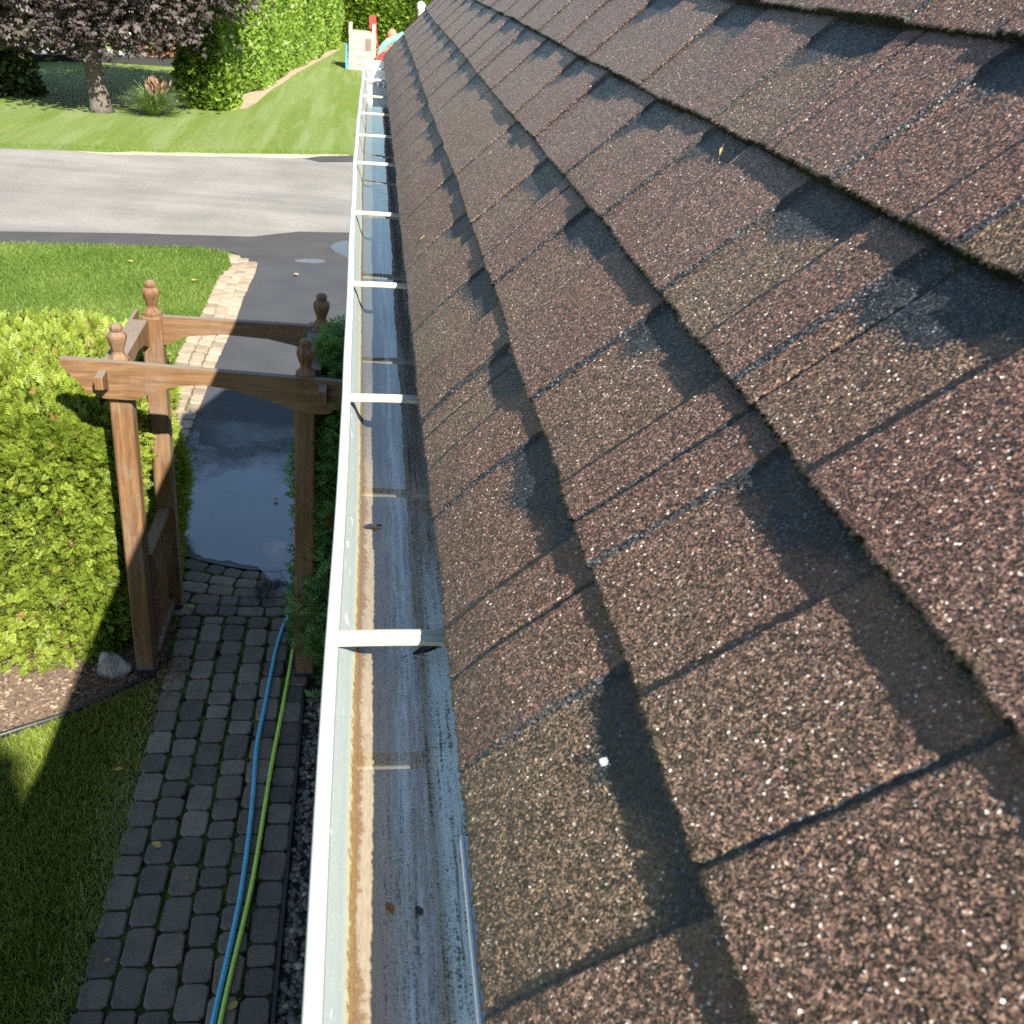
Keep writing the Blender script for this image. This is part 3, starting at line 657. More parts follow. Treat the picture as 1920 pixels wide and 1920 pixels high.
# ------------------------------------------------------------------ garden arbour
arb = empty('garden_arbour', (-.85, 5.95, 0), 'brown wooden garden arbour with urn finials over the paved path', 'arbour')
def ap(bm, name, par=None, mat=None, label=None):
    o = bm.build(name, mat or M['wood'], par or arb)
    if par is None: o.matrix_parent_inverse = Matrix.Translation((.85, -5.95, 0))
    if label: o['label'] = label
    return o
URN = [(.062, -.002), (.062, .018), (.048, .03), (.034, .05), (.032, .062), (.040, .085), (.053, .125), (.057, .145), (.055, .160), (.044, .172), (.030, .180), (.036, .190), (.037, .205), (.026, .220), (.010, .226)]
posts = [(-1.378, 5.612, 2.27), (-1.330, 6.365, 2.30), (-.318, 5.575, 2.255), (-.262, 6.365, 2.285)]
for i, (px, py, h) in enumerate(posts):
    b = MB(); b.box(px-.0625, px+.0625, py-.0625, py+.0625, 0.02, h, .2, .012); po = ap(b, 'post')
    b = MB(); b.lathe(URN, px, py, h, 8, .2, math.pi/8); f_ = b.build('finial', M['wood'], po)
    b = MB(); b.box(px-.07, px+.07, py-.07, py+.07, 0, .085, .2, .01); b.build('post_foot', M['black'], po)
arch = [(-1.26, 2.083), (-1.169, 2.134), (-1.048, 2.174), (-.898, 2.192), (-.749, 2.173), (-.539, 2.117), (-.39, 2.063)]
tail = [(-1.671, 2.312), (-1.671, 2.268), (-1.64, 2.235), (-1.60, 2.195), (-1.565, 2.15), (-1.545, 2.115), (-1.50, 2.106), (-1.475, 2.085), (-1.44, 2.078), (-1.30, 2.076)]
rt = [(-.30, 2.040), (-.21, 2.040), (-.17, 2.05), (-.15, 2.075), (-.11, 2.08), (-.05, 2.16), (.02, 2.21), (.02, 2.248)]
b = MB(); b.prism(tail+arch+rt, 5.500, 5.546, 'y', .8); ap(b, 'front_beam')
b = MB(); b.prism([(-1.2675, 2.295), (-1.2675, 2.105), (-1.22, 2.12), (-1.114, 2.173), (-.88, 2.198), (-.61, 2.185), (-.44, 2.151), (-.345, 2.11), (-.3245, 2.105), (-.3245, 2.29)], 6.345, 6.390, 'y', .8); ap(b, 'rear_beam')
for xs, zz, xb in ((-1.4645, 2.255, -1.4645), (-.236, 2.235, -.349)):
    b = MB(); pr = [(5.385, zz-.005), (5.385, zz-.075), (5.42, zz-.085), (5.4985, zz-.12)]
    b.prism(pr+[(5.4985, zz+.0)], xs, xs+.045, 'x', .2)
    xs = xb
    b.prism([(5.548, zz+.02), (5.548, zz-.16), (5.68, zz-.14), (5.80, zz-.09), (5.98, zz-.06), (6.15, zz-.085), (6.26, zz-.135), (6.31, zz-.155), (6.50, zz-.15), (6.50, zz+.03)], xs+.002, xs+.022, 'x', .2)
    b.prism([(5.676, zz+.018), (5.676, zz-.145), (5.80, zz-.092), (5.98, zz-.062), (6.15, zz-.087), (6.26, zz-.137), (6.30, zz-.15), (6.30, zz+.028)], xs+.0221, xs+.115, 'x', .2)
    ap(b, 'side_beam')
b = MB(); b.box(-1.375, -1.300, 5.676, 6.30, .875, .912, .8); lr = ap(b, 'side_rail')
b = MB(); b.box(-1.372, -1.303, 5.676, 6.30, .10, .14, .8); ap(b, 'side_rail')
for i in range(5):
    y = 5.745+.105*i; b = MB(); b.box(-1.352, -1.325, y-.02, y+.02, .14, .875, .2); ap(b, 'slat')

# ------------------------------------------------------------------ hoses, edging, rock
def smooth_path(P, n=90):
    P = np.array(P, float); d = np.r_[0, np.cumsum(np.linalg.norm(np.diff(P, axis=0), axis=1))]; t = np.linspace(0, d[-1], n)
    out = np.stack([np.interp(t, d, P[:, i]) for i in range(P.shape[1])], 1)
    for _ in range(6): out[1:-1] = (out[:-2]+2*out[1:-1]+out[2:])/4
    return out
PT = PZ+.014
hb = smooth_path([(-.02, 6.75), (-.2, 6.62), (-.33, 6.5), (-.43, 6.34), (-.51, 6.12), (-.54, 5.74), (-.555, 5.22), (-.575, 4.82), (-.55, 4.41), (-.54, 4.05), (-.54, 3.65), (-.56, 3.33), (-.585, 3.0), (-.62, 2.2), (-.64, 1.2)])
b = MB(); b.tube([(x, y, PT) for x, y in hb], .0135, 10); props(b.build('garden_hose', M['blue_hose'], None, True), 'blue garden hose lying along the grey paver path', 'hose')
hg = smooth_path([(.0, 6.5), (-.2, 6.4), (-.36, 6.25), (-.41, 6.06), (-.42, 5.62), (-.44, 5.17), (-.465, 4.67), (-.475, 4.24), (-.485, 3.82), (-.505, 3.52), (-.53, 3.27), (-.552, 3.0), (-.59, 2.2), (-.6, 1.2)])
b = MB(); b.tube([(x, y, PT) for x, y in hg], .0125, 10); props(b.build('garden_hose', M['lime_hose'], None, True), 'lime green hose lying beside the blue one on the path', 'hose')
ed = smooth_path([G(292, 1272), G(262, 1285), G(220, 1302), G(150, 1334), G(80, 1362), G(0, 1389), (-3.2, 4.5), (-5, 4.2)], 40)
b = MB(); b.tube([(x, y, .03+.008*math.sin(i*.9)) for i, (x, y) in enumerate(ed)], .017, 8)
n0 = len(b.v); L = [(x+.012, y, 0) for x, y in ed]+[(x+.012, y, .03) for x, y in ed]; q = len(ed)
b.add(L, [(i, i+1, i+1+q, i+q) for i in range(q-1)]); props(b.build('landscape_edging', M['black'], None, True), 'black plastic landscape edging between mulch and near lawn', 'edging')
b = MB(); b.box(-.325, -.305, 1.2, 5.4, 0, .05); props(b.build('landscape_edging', M['black']), 'straight black edging between paver path and pebbles', 'edging')
def rock(name, loc, sx, sy, sz, mat, seed):
    import bmesh
    bm = bmesh.new(); bmesh.ops.create_icosphere(bm, subdivisions=4, radius=1)
    r = random.Random(seed); pl = [Vector((r.uniform(-1, 1), r.uniform(-1, 1), r.uniform(-.2, 1))).normalized() for _ in range(9)]
    dd = [r.uniform(.62, .85) for _ in pl]
    from mathutils import noise
    for v in bm.verts:
        for n__, d in zip(pl, dd):
            e = v.co.dot(n__)-d
            if e > 0: v.co -= n__*e*.9
        v.co += v.co.normalized()*noise.noise(v.co*3+Vector((seed, 0, 0)))*.09
        v.co = Vector((v.co.x*sx, v.co.y*sy, v.co.z*sz))
    m = bpy.data.meshes.new(name); bm.to_mesh(m); bm.free(); m.materials.append(mat); m.shade_smooth()
    o = bpy.data.objects.new(name, m); o.location = loc; return link(o)
rx, ry = G(213, 1262); props(rock('rock', (rx, ry, .06), .125, .10, .115, M['stone'], 4), 'grey boulder beside the arbour post and the hedge foot', 'rock')

# pebbles by the house wall
import bmesh as _bm
def ico():
    b_ = _bm.new(); _bm.ops.create_icosphere(b_, subdivisions=1, radius=1); V = np.array([v.co[:] for v in b_.verts]); F_ = np.array([[v.index for v in f.verts] for f in b_.faces]); b_.free(); return V, F_
IV, IF = ico()
n = 2600; pos = np.c_[rng.uniform(-.295, .1, n), rng.uniform(1.8, 5.4, n), rng.uniform(.0, .02, n)]
sc3 = rng.uniform(.010, .024, (n, 1, 1))*np.array([1, 1.25, .7])*rng.uniform(.8, 1.2, (n, 1, 3)); a = rng.uniform(0, 6.28, n); ca, sa = np.cos(a), np.sin(a)
P = IV[None]*sc3; X = P[..., 0]*ca[:, None]-P[..., 1]*sa[:, None]; Y = P[..., 0]*sa[:, None]+P[..., 1]*ca[:, None]
V = np.stack([X, Y, P[..., 2]], -1)+pos[:, None]
props(np_mesh('pebbles', V.reshape(-1, 3), (IF[None]+(np.arange(n)*len(IV))[:, None, None]).reshape(-1, 3), M['pebble'], None, {'tone': np.repeat(rng.random(n)**1.3, len(IV))}, True), 'grey river pebbles along the house side of the path', 'pebbles', kind='stuff')

# ------------------------------------------------------------------ foliage
FROND = []; FQ = []
def frond_t(nb=5):
    V = [(-.02, 0, 0), (.02, 0, 0), (.012, .96, -.12), (-.012, .96, -.12)]; Q = [(0, 1, 2, 3)]
    for i in range(nb):
        y = .12+.72*i/(nb-1); L = .42*(1-.62*i/(nb-1)); zz = -.12*y
        for s in (-1, 1):
            k = len(V); V += [(s*.01, y, zz), (s*L*.55, y+L*.30, zz+.03), (s*L, y+L*.75, zz-.05), (s*L*.38, y+L*.62, zz)]; Q.append((k, k+1, k+2, k+3))
    k = len(V); V += [(-.02, .86, -.1), (.05, .95, -.12), (0, 1.12, -.16), (-.05, .95, -.12)]; Q.append((k, k+1, k+2, k+3))
    return np.array(V), np.array(Q)
FT, FQ = frond_t()
LEAF4 = np.array([(0, 0, 0), (.38, .45, .06), (0, 1, -.05), (-.38, .45, .06)]); LQ = np.array([(0, 1, 2, 3)])
MAPLE = np.array([(0, 0, 0), (.30, .28, .03), (0, 1, -.08), (-.30, .28, .03), (.05, .05, 0), (.62, .12, -.03), (.62, .62, -.1), (.2, .42, .03), (-.05, .05, 0), (-.2, .42, .03), (-.62, .62, -.1), (-.62, .12, -.03)]); MQ = np.array([(0, 1, 2, 3), (4, 5, 6, 7), (8, 9, 10, 11)])

def lump(p, f, seed):
    ph = np.array([1.3, 2.1, .7])*seed
    return (np.sin(p@np.array([f, f*.7, f*.4])+ph[0])+np.sin(p@np.array([-f*.6, f*.9, f*.8])+ph[1])+np.sin(p@np.array([f*.3, -f*.5, f*1.2])+ph[2]))/3
def hedge_block(name, x0, x1, y0, y1, h, mat, n, size, label, cat, faces, lumpy=.10, core=.16, tmpl=(FT, FQ), rnd=.3, tonepow=1.0, amp=.6, fr=2.2, shear=0.0):
    root = empty(name, ((x0+x1)/2, (y0+y1)/2, 0), label, cat)
    ps = []; ns = []
    area = {'top': (x1-x0)*(y1-y0), 'front': (x1-x0)*h, 'back': (x1-x0)*h, 'left': (y1-y0)*h, 'right': (y1-y0)*h}; tot = sum(area[f] for f in faces)
    for f in faces:
        k = int(n*area[f]/tot); a, c = rng.random(k), rng.random(k)
        if f == 'top': p = np.c_[x0+(x1-x0)*a, y0+(y1-y0)*c, np.full(k, h)]; nn = np.tile([0, 0, 1.], (k, 1))
        elif f in ('front', 'back'): p = np.c_[x0+(x1-x0)*a, np.full(k, y0 if f == 'front' else y1), .04+h*c]; nn = np.tile([0, -1. if f == 'front' else 1., 0], (k, 1))
        else: p = np.c_[np.full(k, x1 if f == 'right' else x0), y0+(y1-y0)*a, .04+h*c]; nn = np.tile([1. if f == 'right' else -1., 0, 0], (k, 1))
        ps.append(p); ns.append(nn)
    p = np.concatenate(ps); nn = np.concatenate(ns)
    # round the edges
    cen = np.array([(x0+x1)/2, (y0+y1)/2, h*.5]); half = np.array([(x1-x0)/2, (y1-y0)/2, h*.5])
    q = (p-cen)/half; d = np.clip(np.abs(q)-(1-rnd/half), 0, None)*half; d[:, 2] = np.where(q[:, 2] < 0, 0, d[:, 2])
    ln = np.linalg.norm(d, axis=1); over = np.clip(ln-rnd, 0, None)[:, None]
    dirn = np.sign(q)*d/(ln[:, None]+1e-6); p = p-dirn*over*1.0
    nn = nn+dirn*(ln[:, None]/rnd)*.9
    lm = lump(p, fr, len(name)); p = p+nn*(lumpy*lm-.03*rng.random(len(p)))[:, None]
    depth = rng.random(len(p)); p = p-nn*(depth**2*.10)[:, None]
    if shear: p[:, 0] += shear*(p[:, 1]-y0)
    d = nn*.8+rng.normal(0, amp, p.shape)*.8+np.array([0, 0, .35])
    s = size*rng.uniform(.6, 1.3, len(p)); t = np.clip(rng.random(len(p))**tonepow*.72+.27*(lm+.25)+.12*lump(p, fr*3.1, 4), 0, .985)
    brown = rng.random(len(p)) < .012; t[brown] = 1
    f = scatter('foliage', tmpl[0], tmpl[1], p-np.array([(x0+x1)/2, (y0+y1)/2, 0]), d, s, mat, root, t, ups=nn+rng.normal(0, .6, p.shape))
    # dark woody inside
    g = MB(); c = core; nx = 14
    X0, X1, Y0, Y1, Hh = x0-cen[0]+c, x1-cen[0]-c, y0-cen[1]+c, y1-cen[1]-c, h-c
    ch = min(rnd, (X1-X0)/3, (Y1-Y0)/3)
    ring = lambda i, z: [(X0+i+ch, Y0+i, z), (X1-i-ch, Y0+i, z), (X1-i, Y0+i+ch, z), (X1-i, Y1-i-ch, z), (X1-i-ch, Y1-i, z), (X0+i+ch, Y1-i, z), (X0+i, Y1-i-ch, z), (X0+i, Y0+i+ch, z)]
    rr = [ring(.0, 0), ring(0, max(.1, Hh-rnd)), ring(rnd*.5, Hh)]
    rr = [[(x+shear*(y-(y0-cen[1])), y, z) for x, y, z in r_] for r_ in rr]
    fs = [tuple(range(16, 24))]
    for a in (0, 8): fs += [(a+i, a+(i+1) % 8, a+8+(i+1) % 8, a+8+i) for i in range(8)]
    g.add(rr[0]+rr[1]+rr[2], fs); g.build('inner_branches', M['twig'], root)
    return root
hedge_block('cedar_hedge', -5.0, -1.46, 5.72, 7.75, 1.86, M['cedar'], 92000, .072, 'bright golden green cedar hedge left of the wooden arbour', 'hedge', ('top', 'front', 'right', 'back'), .11, .16, rnd=.45, fr=3.4)
# cedar shrub by the house side of the arbour, in shade
def column_shrub(name, cx, cy, rx, ry, h, n, size, mat, label, cat):
    root = empty(name, (cx, cy, 0), label, cat)
    z = h*rng.random(n); a = rng.uniform(0, 2*np.pi, n); prof_ = np.interp(z/h, [0, .15, .6, .9, 1], [.75, 1, .9, .55, .15])
    rad = prof_*(.72+.35*np.sqrt(rng.random(n)))
    p = np.c_[rx*rad*np.cos(a), ry*rad*np.sin(a), z]; nn = np.c_[np.cos(a), np.sin(a), np.full(n, .3)]
    lm = lump(p, 7, 3); p += nn*(.06*lm)[:, None]
    d = nn+rng.normal(0, .5, p.shape)+np.array([0, 0, .2])
    t = np.clip(rng.random(n)*.8+.2*lm, 0, .99); t[rng.random(n) < .012] = 1
    scatter('foliage', FT, FQ, p, d, size*rng.uniform(.6, 1.3, n), mat, root, t)
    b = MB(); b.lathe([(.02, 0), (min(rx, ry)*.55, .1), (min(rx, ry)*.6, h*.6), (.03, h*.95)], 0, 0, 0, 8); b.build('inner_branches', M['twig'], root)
    return root
column_shrub('cedar_shrub', -.06, 5.95, .27, .55, 2.36, 7500, .13, M['cedar_dark'], 'dark green cedar growing against the right arbour posts', 'shrub')

# far hedges
hedge_block('clipped_hedge', -5.4, -4.18, 30.9, 56.8, 4.2, M['hedge'], 80000, .20, 'tall clipped cedar hedge running back beside the striped lawn', 'hedge', ('front', 'right'), .16, .3, (LEAF4*np.array([1.2, 1, 1]), LQ), .35, fr=1.6, amp=.7, shear=.102)
hedge_block('back_hedge', -4.5, 14, 57.6, 59.5, 4.5, M['hedge'], 42000, .22, 'tall hedge closing the yard behind the play structures', 'hedge', ('front',), .18, .3, (LEAF4*np.array([1.2, 1, 1]), LQ), .5, fr=1.4, amp=.7)

# maple
mt = empty('maple_tree', (-6.95, 28.9, 0), 'purple leaved maple with a leaning grey trunk on the far lawn', 'tree')
b = MB(); b.tube([(0.02, 0, -.05), (.0, 0, .15), (-.03, 0, .6), (-.1, .02, 1.1), (-.2, .05, 1.7), (-.26, .1, 2.4), (-.2, .1, 3.4), (-.1, .1, 5)], [.34, .27, .245, .225, .205, .18, .13, .05], 12)
for i in range(9):
    a = i*2.4; z = 1.9+.28*i; r = 3.2-.2*i
    b.tube([(-.24, .08, z-.2), (-.24+r*.35*math.cos(a), r*.35*math.sin(a), z+.25), (-.24+r*.9*math.cos(a), r*.9*math.sin(a), z+.75)], [.09, .06, .015], 6)
b.build('trunk', M['bark'], mt, True)
n = 42000; ncl = 420
cl = rng.normal(size=(ncl, 3)); cl /= np.linalg.norm(cl, axis=1, keepdims=True); rr = .55+.45*rng.random(ncl)**.5
cl = cl*rr[:, None]*np.array([4.6, 3.3, 3.0])+np.array([-.7, .6, 4.1]); cl = cl[cl[:, 2] > 1.45+.5*rng.random(len(cl))+.30*np.clip(cl[:, 0]-.6, 0, 9)]
ii = rng.integers(0, len(cl), n); off = rng.normal(0, 1, (n, 3))*np.array([.42, .42, .28])
p = cl[ii]+off; p[:, 2] = np.maximum(p[:, 2], 1.25+.35*rng.random(n)); d = off*.5+rng.normal(0, .5, (n, 3))+np.array([0, -.2, -.45])
scatter('crown', MAPLE, MQ, p, d, rng.uniform(.09, .17, n), M['maple'], mt, np.clip(rng.random(n)*.25+.72*(rng.random(len(cl))**.85)[ii]+(rng.random(n) < .008)*.4, 0, 1), ups=np.tile([0, -.35, 1.], (n, 1))+rng.normal(0, .55, (n, 3)))

# ornamental grass clump
gx, gy = G(288, 216); og = empty('ornamental_grass', (gx, gy, 0), 'spiky ornamental grass clump on the lawn right of the maple', 'grass clump')
n = 800; a = rng.uniform(0, 6.28, n); L = rng.uniform(.5, 1.05, n); spread = rng.uniform(.05, 1.1, n)
BL = np.array([(-.011, 0, 0), (.011, 0, 0), (.010, .55, .06), (-.010, .55, .06), (.003, .92, .40), (-.003, .92, .40)]); BQ = np.array([(0, 1, 2, 3), (3, 2, 4, 5)])
scatter('blades', BL, BQ, np.c_[.09*np.cos(a), .09*np.sin(a), np.zeros(n)], np.c_[np.cos(a)*spread, np.sin(a)*spread, np.ones(n)], L, M['reed'], og, rng.random(n)*.7, ups=np.c_[np.cos(a), np.sin(a), np.zeros(n)])
n = 120; a = rng.uniform(0, 6.28, n); r = rng.uniform(0, .3, n)
scatter('plumes', LEAF4*np.array([.35, 1, 1]), LQ, np.c_[.15+r*np.cos(a), r*np.sin(a), rng.uniform(.5, .8, n)], np.c_[np.cos(a)*.3, np.sin(a)*.3, np.ones(n)], rng.uniform(.1, .25, n), M['copper'], og)

def bush(name, cx, cy, rx, ry, h, n, size, mat, label, cat):
    root = empty(name, (cx, cy, 0), label, cat); p = rng.normal(size=(n, 3)); p /= np.linalg.norm(p, axis=1, keepdims=True); p[:, 2] = np.abs(p[:, 2]); nn = p.copy()
    p = p*np.array([rx, ry, h])*(.65+.4*rng.random((n, 1))); p += nn*(.12*lump(p, 4, 2))[:, None]*min(rx, h)
    scatter('foliage', LEAF4, LQ, p, nn+rng.normal(0, .6, (n, 3)), size*rng.uniform(.6, 1.4, n), mat, root)
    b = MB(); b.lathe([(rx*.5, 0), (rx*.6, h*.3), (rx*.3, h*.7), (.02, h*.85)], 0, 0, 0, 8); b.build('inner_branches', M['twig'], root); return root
x, y = G(10, 178); bush('dark_shrub', x-.9, y+.6, 1.6, 1.2, 2.1, 5000, .16, M['shrub'], 'dark rounded shrub left of the maple trunk', 'shrub')
x, y = G(298, 117); bush('copper_shrub', x, y+1.0, .95, .7, 1.5, 2200, .2, M['copper'], 'copper coloured shrub beyond the maple near the far street', 'shrub')

# second street and things beyond the maple
sheet('far_street', [(-60, 30), G(0, 112), G(180, 114), G(345, 122), (-6.6, 43), (-20, 45), (-60, 37)], .0, simple('far_pavement', (.24, .235, .235), .9, .1, 2))
b = MB(); e1 = [G(-120, 114), G(0, 115), G(120, 115), G(220, 118), G(345, 126)]
for p, q in zip(e1[:-1], e1[1:]): b.add([(p[0], p[1], 0), (q[0], q[1], 0), (q[0], q[1], .22), (p[0], p[1], .22), (p[0], p[1]+.5, 0), (q[0], q[1]+.5, 0), (q[0], q[1]+.5, .22), (p[0], p[1]+.5, .22)], [(0, 1, 2, 3), (3, 2, 6, 7), (4, 7, 6, 5)])
props(b.build('low_kerb_wall', M['black']), 'low dark retaining edge behind the maple lawn', 'wall')
fh = empty('pale_house', (-9, 52, 0), 'pale house glimpsed through the maple leaves', 'house')
b = MB(); b.box(-6, 4.6, -2, 6, 0, 4.2); b.build('wall', M['fascia'], fh)
b = MB(); b.prism([(-6.5, 4.2), (5.1, 4.2), (3, 6.6), (-4.5, 6.6)], -2.5, 6.5); b.build('roof', M['strip'], fh)
for wx in (-4, -1, 2.2, 3.9):
    b = MB(); b.box(wx-.5, wx+.5, -2.06, -1.99, 1.0, 2.5); wd_ = b.build('window', M['plastic_blue'], fh)
for i, (tx, ty, th) in enumerate(((-30, 60, 7), (-24, 58, 8), (-18, 62, 9), (-13, 60, 6), (-36, 56, 8), (-6.5, 64, 8))):
    bush('background_tree', tx, ty, 3.4, 2.6, th, 2600, .55, M['shrub'], ['tall dark tree at the far left behind the street', 'dark tree second from the left behind the street', 'dark tree directly behind the pale house', 'dark tree right of the pale house', 'leftmost dark tree beyond the far street', 'dark tree behind the end of the clipped hedge'][i], 'tree')['group'] = 'trees beyond the far street'

# ------------------------------------------------------------------ play structures
ph = empty('playhouse', (-.32, 45.4, 0), 'cream plastic toy castle playhouse with a dark window', 'playhouse')
b = MB()
b.prism([(-.54, 0), (.56, 0), (.54, 1.35), (.38, 1.42), (.2, 1.44), (-.36, 1.44), (-.54, 1.36)], -.5, .5)
for z in (.28, .55, .82, 1.1): b.box(-.56, .575, -.515, .515, z-.008, z+.008)
b.build('wall', M['plastic_cream'], ph)
b = MB(); b.box(.12, .36, -.53, -.501, .78, 1.22); b.build('window', M['plastic_brown'], ph)
for x, yy_ in ((-.5, -.42), (.44, -.42), (-.5, .42), (.44, .42)):
    b = MB(); b.box(x-.07, x+.07, yy_-.07, yy_+.07, 1.3, 1.72, None, .02); b.build('corner_post', M['plastic_post'], ph)
b = MB(); b.prism([(-.30, .0), (-.05, 0), (-.05, .7), (-.30, .55)], -.72, -.56, 'y'); 
b2 = MB(); b2.prism([(-.45, 0), (.35, 0), (.2, .95), (-.3, .95)], -.66, -.54, 'x'); b2.build('side_panel', M['plastic_blue'], ph)
for z in (.22, .5): 
    b3 = MB(); b3.box(-.18, .02, -.53, -.512, z, z+.05); b3.build('foothold', M['plastic_post'], ph)
def slab(path, w_, t_, edge, name, mat, root=None):
    b = MB(); n = len(path); vs = []; fs = []
    for (x, y, z) in path:
        for dx, dz in ((-w_/2, edge), (-w_/2, -t_), (w_/2, -t_), (w_/2, edge), (w_/2-.05, edge), (w_/2-.05, 0), (-w_/2+.05, 0), (-w_/2+.05, edge)): vs.append((x+dx, y, z+dz))
    for j in range(n-1): fs += [(j*8+i, j*8+(i+1) % 8, (j+1)*8+(i+1) % 8, (j+1)*8+i) for i in range(8)]
    fs += [tuple(range(8)), tuple(range((n-1)*8, n*8))]
    b.add(vs, fs); return b
rs = empty('play_slide', (.22, 46.2, 0), 'red plastic slide back standing behind the playhouse', 'slide')
b = MB(); b.prism([(-.18, 2.02), (-.30, 1.95), (-.26, 1.5), (-.10, .95), (.12, .85), (.05, 1.3), (.0, 1.75), (-.03, 2.0)], -.1, .25); b.build('chute', M['plastic_red'], rs)
b = MB(); b.box(-.12, -.04, 0, .1, 0, .95); b.box(.02, .1, 0, .1, 0, .95); b.build('leg', M['plastic_red'], rs)
ts = empty('play_slide', (1.0, 45.6, 0), 'teal wavy slide rail rising right behind the roof edge', 'slide')
b = MB(); pth = [(-.62, 0, .0), (-.6, 0, .55), (-.5, 0, .95), (-.25, 0, 1.15), (.1, 0, 1.3), (.45, 0, 1.52), (.75, 0, 1.66), (1.0, 0, 1.6)]
b.tube(smooth_path(pth, 30), .13, 10); b.build('chute', M['plastic_teal'], ts, True)
b = MB(); b.box(.5, .6, -.05, .05, 0, 1.45); b.box(.9, 1.0, -.05, .05, 0, 1.5); b.build('leg', M['plastic_teal'], ts)
bw = empty('play_wall', (1.25, 46.6, 0), 'terracotta brick patterned play panel under the teal slide', 'play panel')
b = MB()
for r in range(7):
    for i in range(4): b.box(-.6+.3*i+(.12 if r % 2 else 0), -.6+.3*i+.28+(.12 if r % 2 else 0), -.1, .1, .02+.17*r, .17*r+.16)
b.box(-.6, .7, -.07, .07, 0, 1.2); b.lathe([(.2, 0), (.22, .2), (.12, .36), (.02, .4)], -.35, 0, 1.18, 10); b.build('brick_panel', M['brick'], bw)
rc = empty('toy_roof', (.55, 44.6, 0), 'small red peaked toy roof in front of the teal slide', 'toy')
b = MB(); b.prism([(-.35, .55), (.3, .55), (.0, .85)], -.3, .3); b.build('roof', M['plastic_red'], rc)
b = MB(); b.box(-.25, .2, -.22, .22, 0, .55); b.build('wall', M['plastic_cream'], rc)
wp = MB(); wp.lathe([(.14, 0), (.14, 2.45), (.18, 2.5), (.15, 2.7), (.02, 2.78)], 2.0, 45.2, 0, 10); props(wp.build('white_post', M['white'], None, True), 'white post top showing just beyond the roof edge', 'post')

# ------------------------------------------------------------------ grass blades
from math import inf
def in_poly(P, x, y):
    P = np.array(P); c = np.zeros(len(x), bool); j = len(P)-1
    for i in range(len(P)):
        xi, yi, xj, yj = *P[i], *P[j]
        hit = ((yi > y) != (yj > y)) & (x < (xj-xi)*(y-yi)/(yj-yi+1e-12)+xi); c ^= hit; j = i
    return c
BL2 = np.array([(-.05, 0, 0), (.05, 0, 0), (.035, .55, -.05), (-.035, .55, -.05), (0, 1, -.2), (-.004, 1, -.2)])
def grass(name, poly, n, L, mat, label, zb=0.0, tonef=None, tuft=.0):
    P = np.array(poly); lo, hi = P.min(0), P.max(0); x = rng.uniform(lo[0], hi[0], n); y = rng.uniform(lo[1], hi[1], n); k = in_poly(poly, x, y); x, y = x[k], y[k]
    m = len(x); d = np.c_[rng.normal(0, .55, m), rng.normal(0, .55, m), np.ones(m)]
    t = np.clip(rng.random(m)*.8+.25*lump(np.c_[x, y, 0*x], 3.5, 5)+.05, 0, .97)
    if tonef is not None: t = np.clip(t+tonef(x, y), 0, 1)
    o = scatter(name, BL2, BQ, np.c_[x, y, np.full(m, zb)], d, L*rng.uniform(.6, 1.3, m), mat, None, t, ups=rng.normal(size=(m, 3))*np.array([1, 1, .1]))
    return props(o, label, 'grass', kind='stuff')
edgef = lambda x, y: np.clip(1-(-1.25-x)/.22, 0, 1)*rng.random(len(x))*.9
grass('shade_grass', [(-3.2, 2.6), (-1.235+.03, 2.6), (-1.20, 3.3), (-1.19, 4.1), (-1.25, 5.3), G(286, 1282), G(150, 1340), G(0, 1393), (-3.2, 4.5)], 95000, .062, M['shadegrass'], 'short lawn grass beside the paver path', tonef=edgef)
grass('lawn_grass', [(-8, 13.8), G(0, 458), G(200, 462), G(380, 467), G(428, 476)]+kin[1:7]+[(-2.4, 7.6), (-7, 8.2)], 190000, .07, M['grassblade'], 'sunny front lawn grass between hedge and road')
grass('verge_grass', [fa, G(150, 282), fb, G(480, 287), fc, G(655, 284), G(480, 279), G(300, 281), G(150, 273), G(0, 268)], 16000, .06, M['hedge'], 'grass verge of the far lawn along the road edge')

# mulch chips and cedar litter
n = 9000; x = rng.uniform(-4, -1.25, n); y = rng.uniform(4.4, 6.1, n); mbp = [G(283, 1284), G(150, 1341), G(0, 1394), (-3.2, 4.5), (-5, 4.2), (-5, 6.1), (-1.33, 6.1), (-1.3, 5.5)]
k = in_poly(mbp, x, y); x, y = x[k], y[k]; m = len(x)
props(scatter('bark_mulch', LEAF4*np.array([.6, 1, 1]), LQ, np.c_[x, y, np.full(m, .010)+.01*rng.random(m)], np.c_[rng.normal(size=(m, 2)), .15*rng.normal(size=m)], rng.uniform(.015, .05, m), M['chips'], None, ups=np.tile([0, 0, 1.], (m, 1))+rng.normal(0, .3, (m, 3))), 'bark mulch chips under the front of the cedar hedge', 'mulch', kind='stuff')
pts = [(G(265, 1275), .12, 320), (G(320, 1190), .05, 90), (G(312, 1270), .06, 110), (G(215, 1320), .16, 260), (G(372, 790), .12, 80), (G(350, 850), .1, 80)]
px = np.concatenate([np.c_[rng.normal(c[0], s, k), rng.normal(c[1], s*1.3, k)] for c, s, k in pts]); m = len(px); zz = np.where(px[:, 0] > -1.3, PZ+.004, .03)
props(scatter('cedar_litter', LEAF4*np.array([.3, 1, 1]), LQ, np.c_[px, zz+.005*rng.random(m)], np.c_[rng.normal(size=(m, 2)), .1*rng.normal(size=m)], rng.uniform(.02, .05, m), M['litter'], None, ups=np.tile([0, 0, 1.], (m, 1))+rng.normal(0, .2, (m, 3))), 'dry orange cedar litter scattered around the arbour foot', 'leaf litter', kind='stuff')
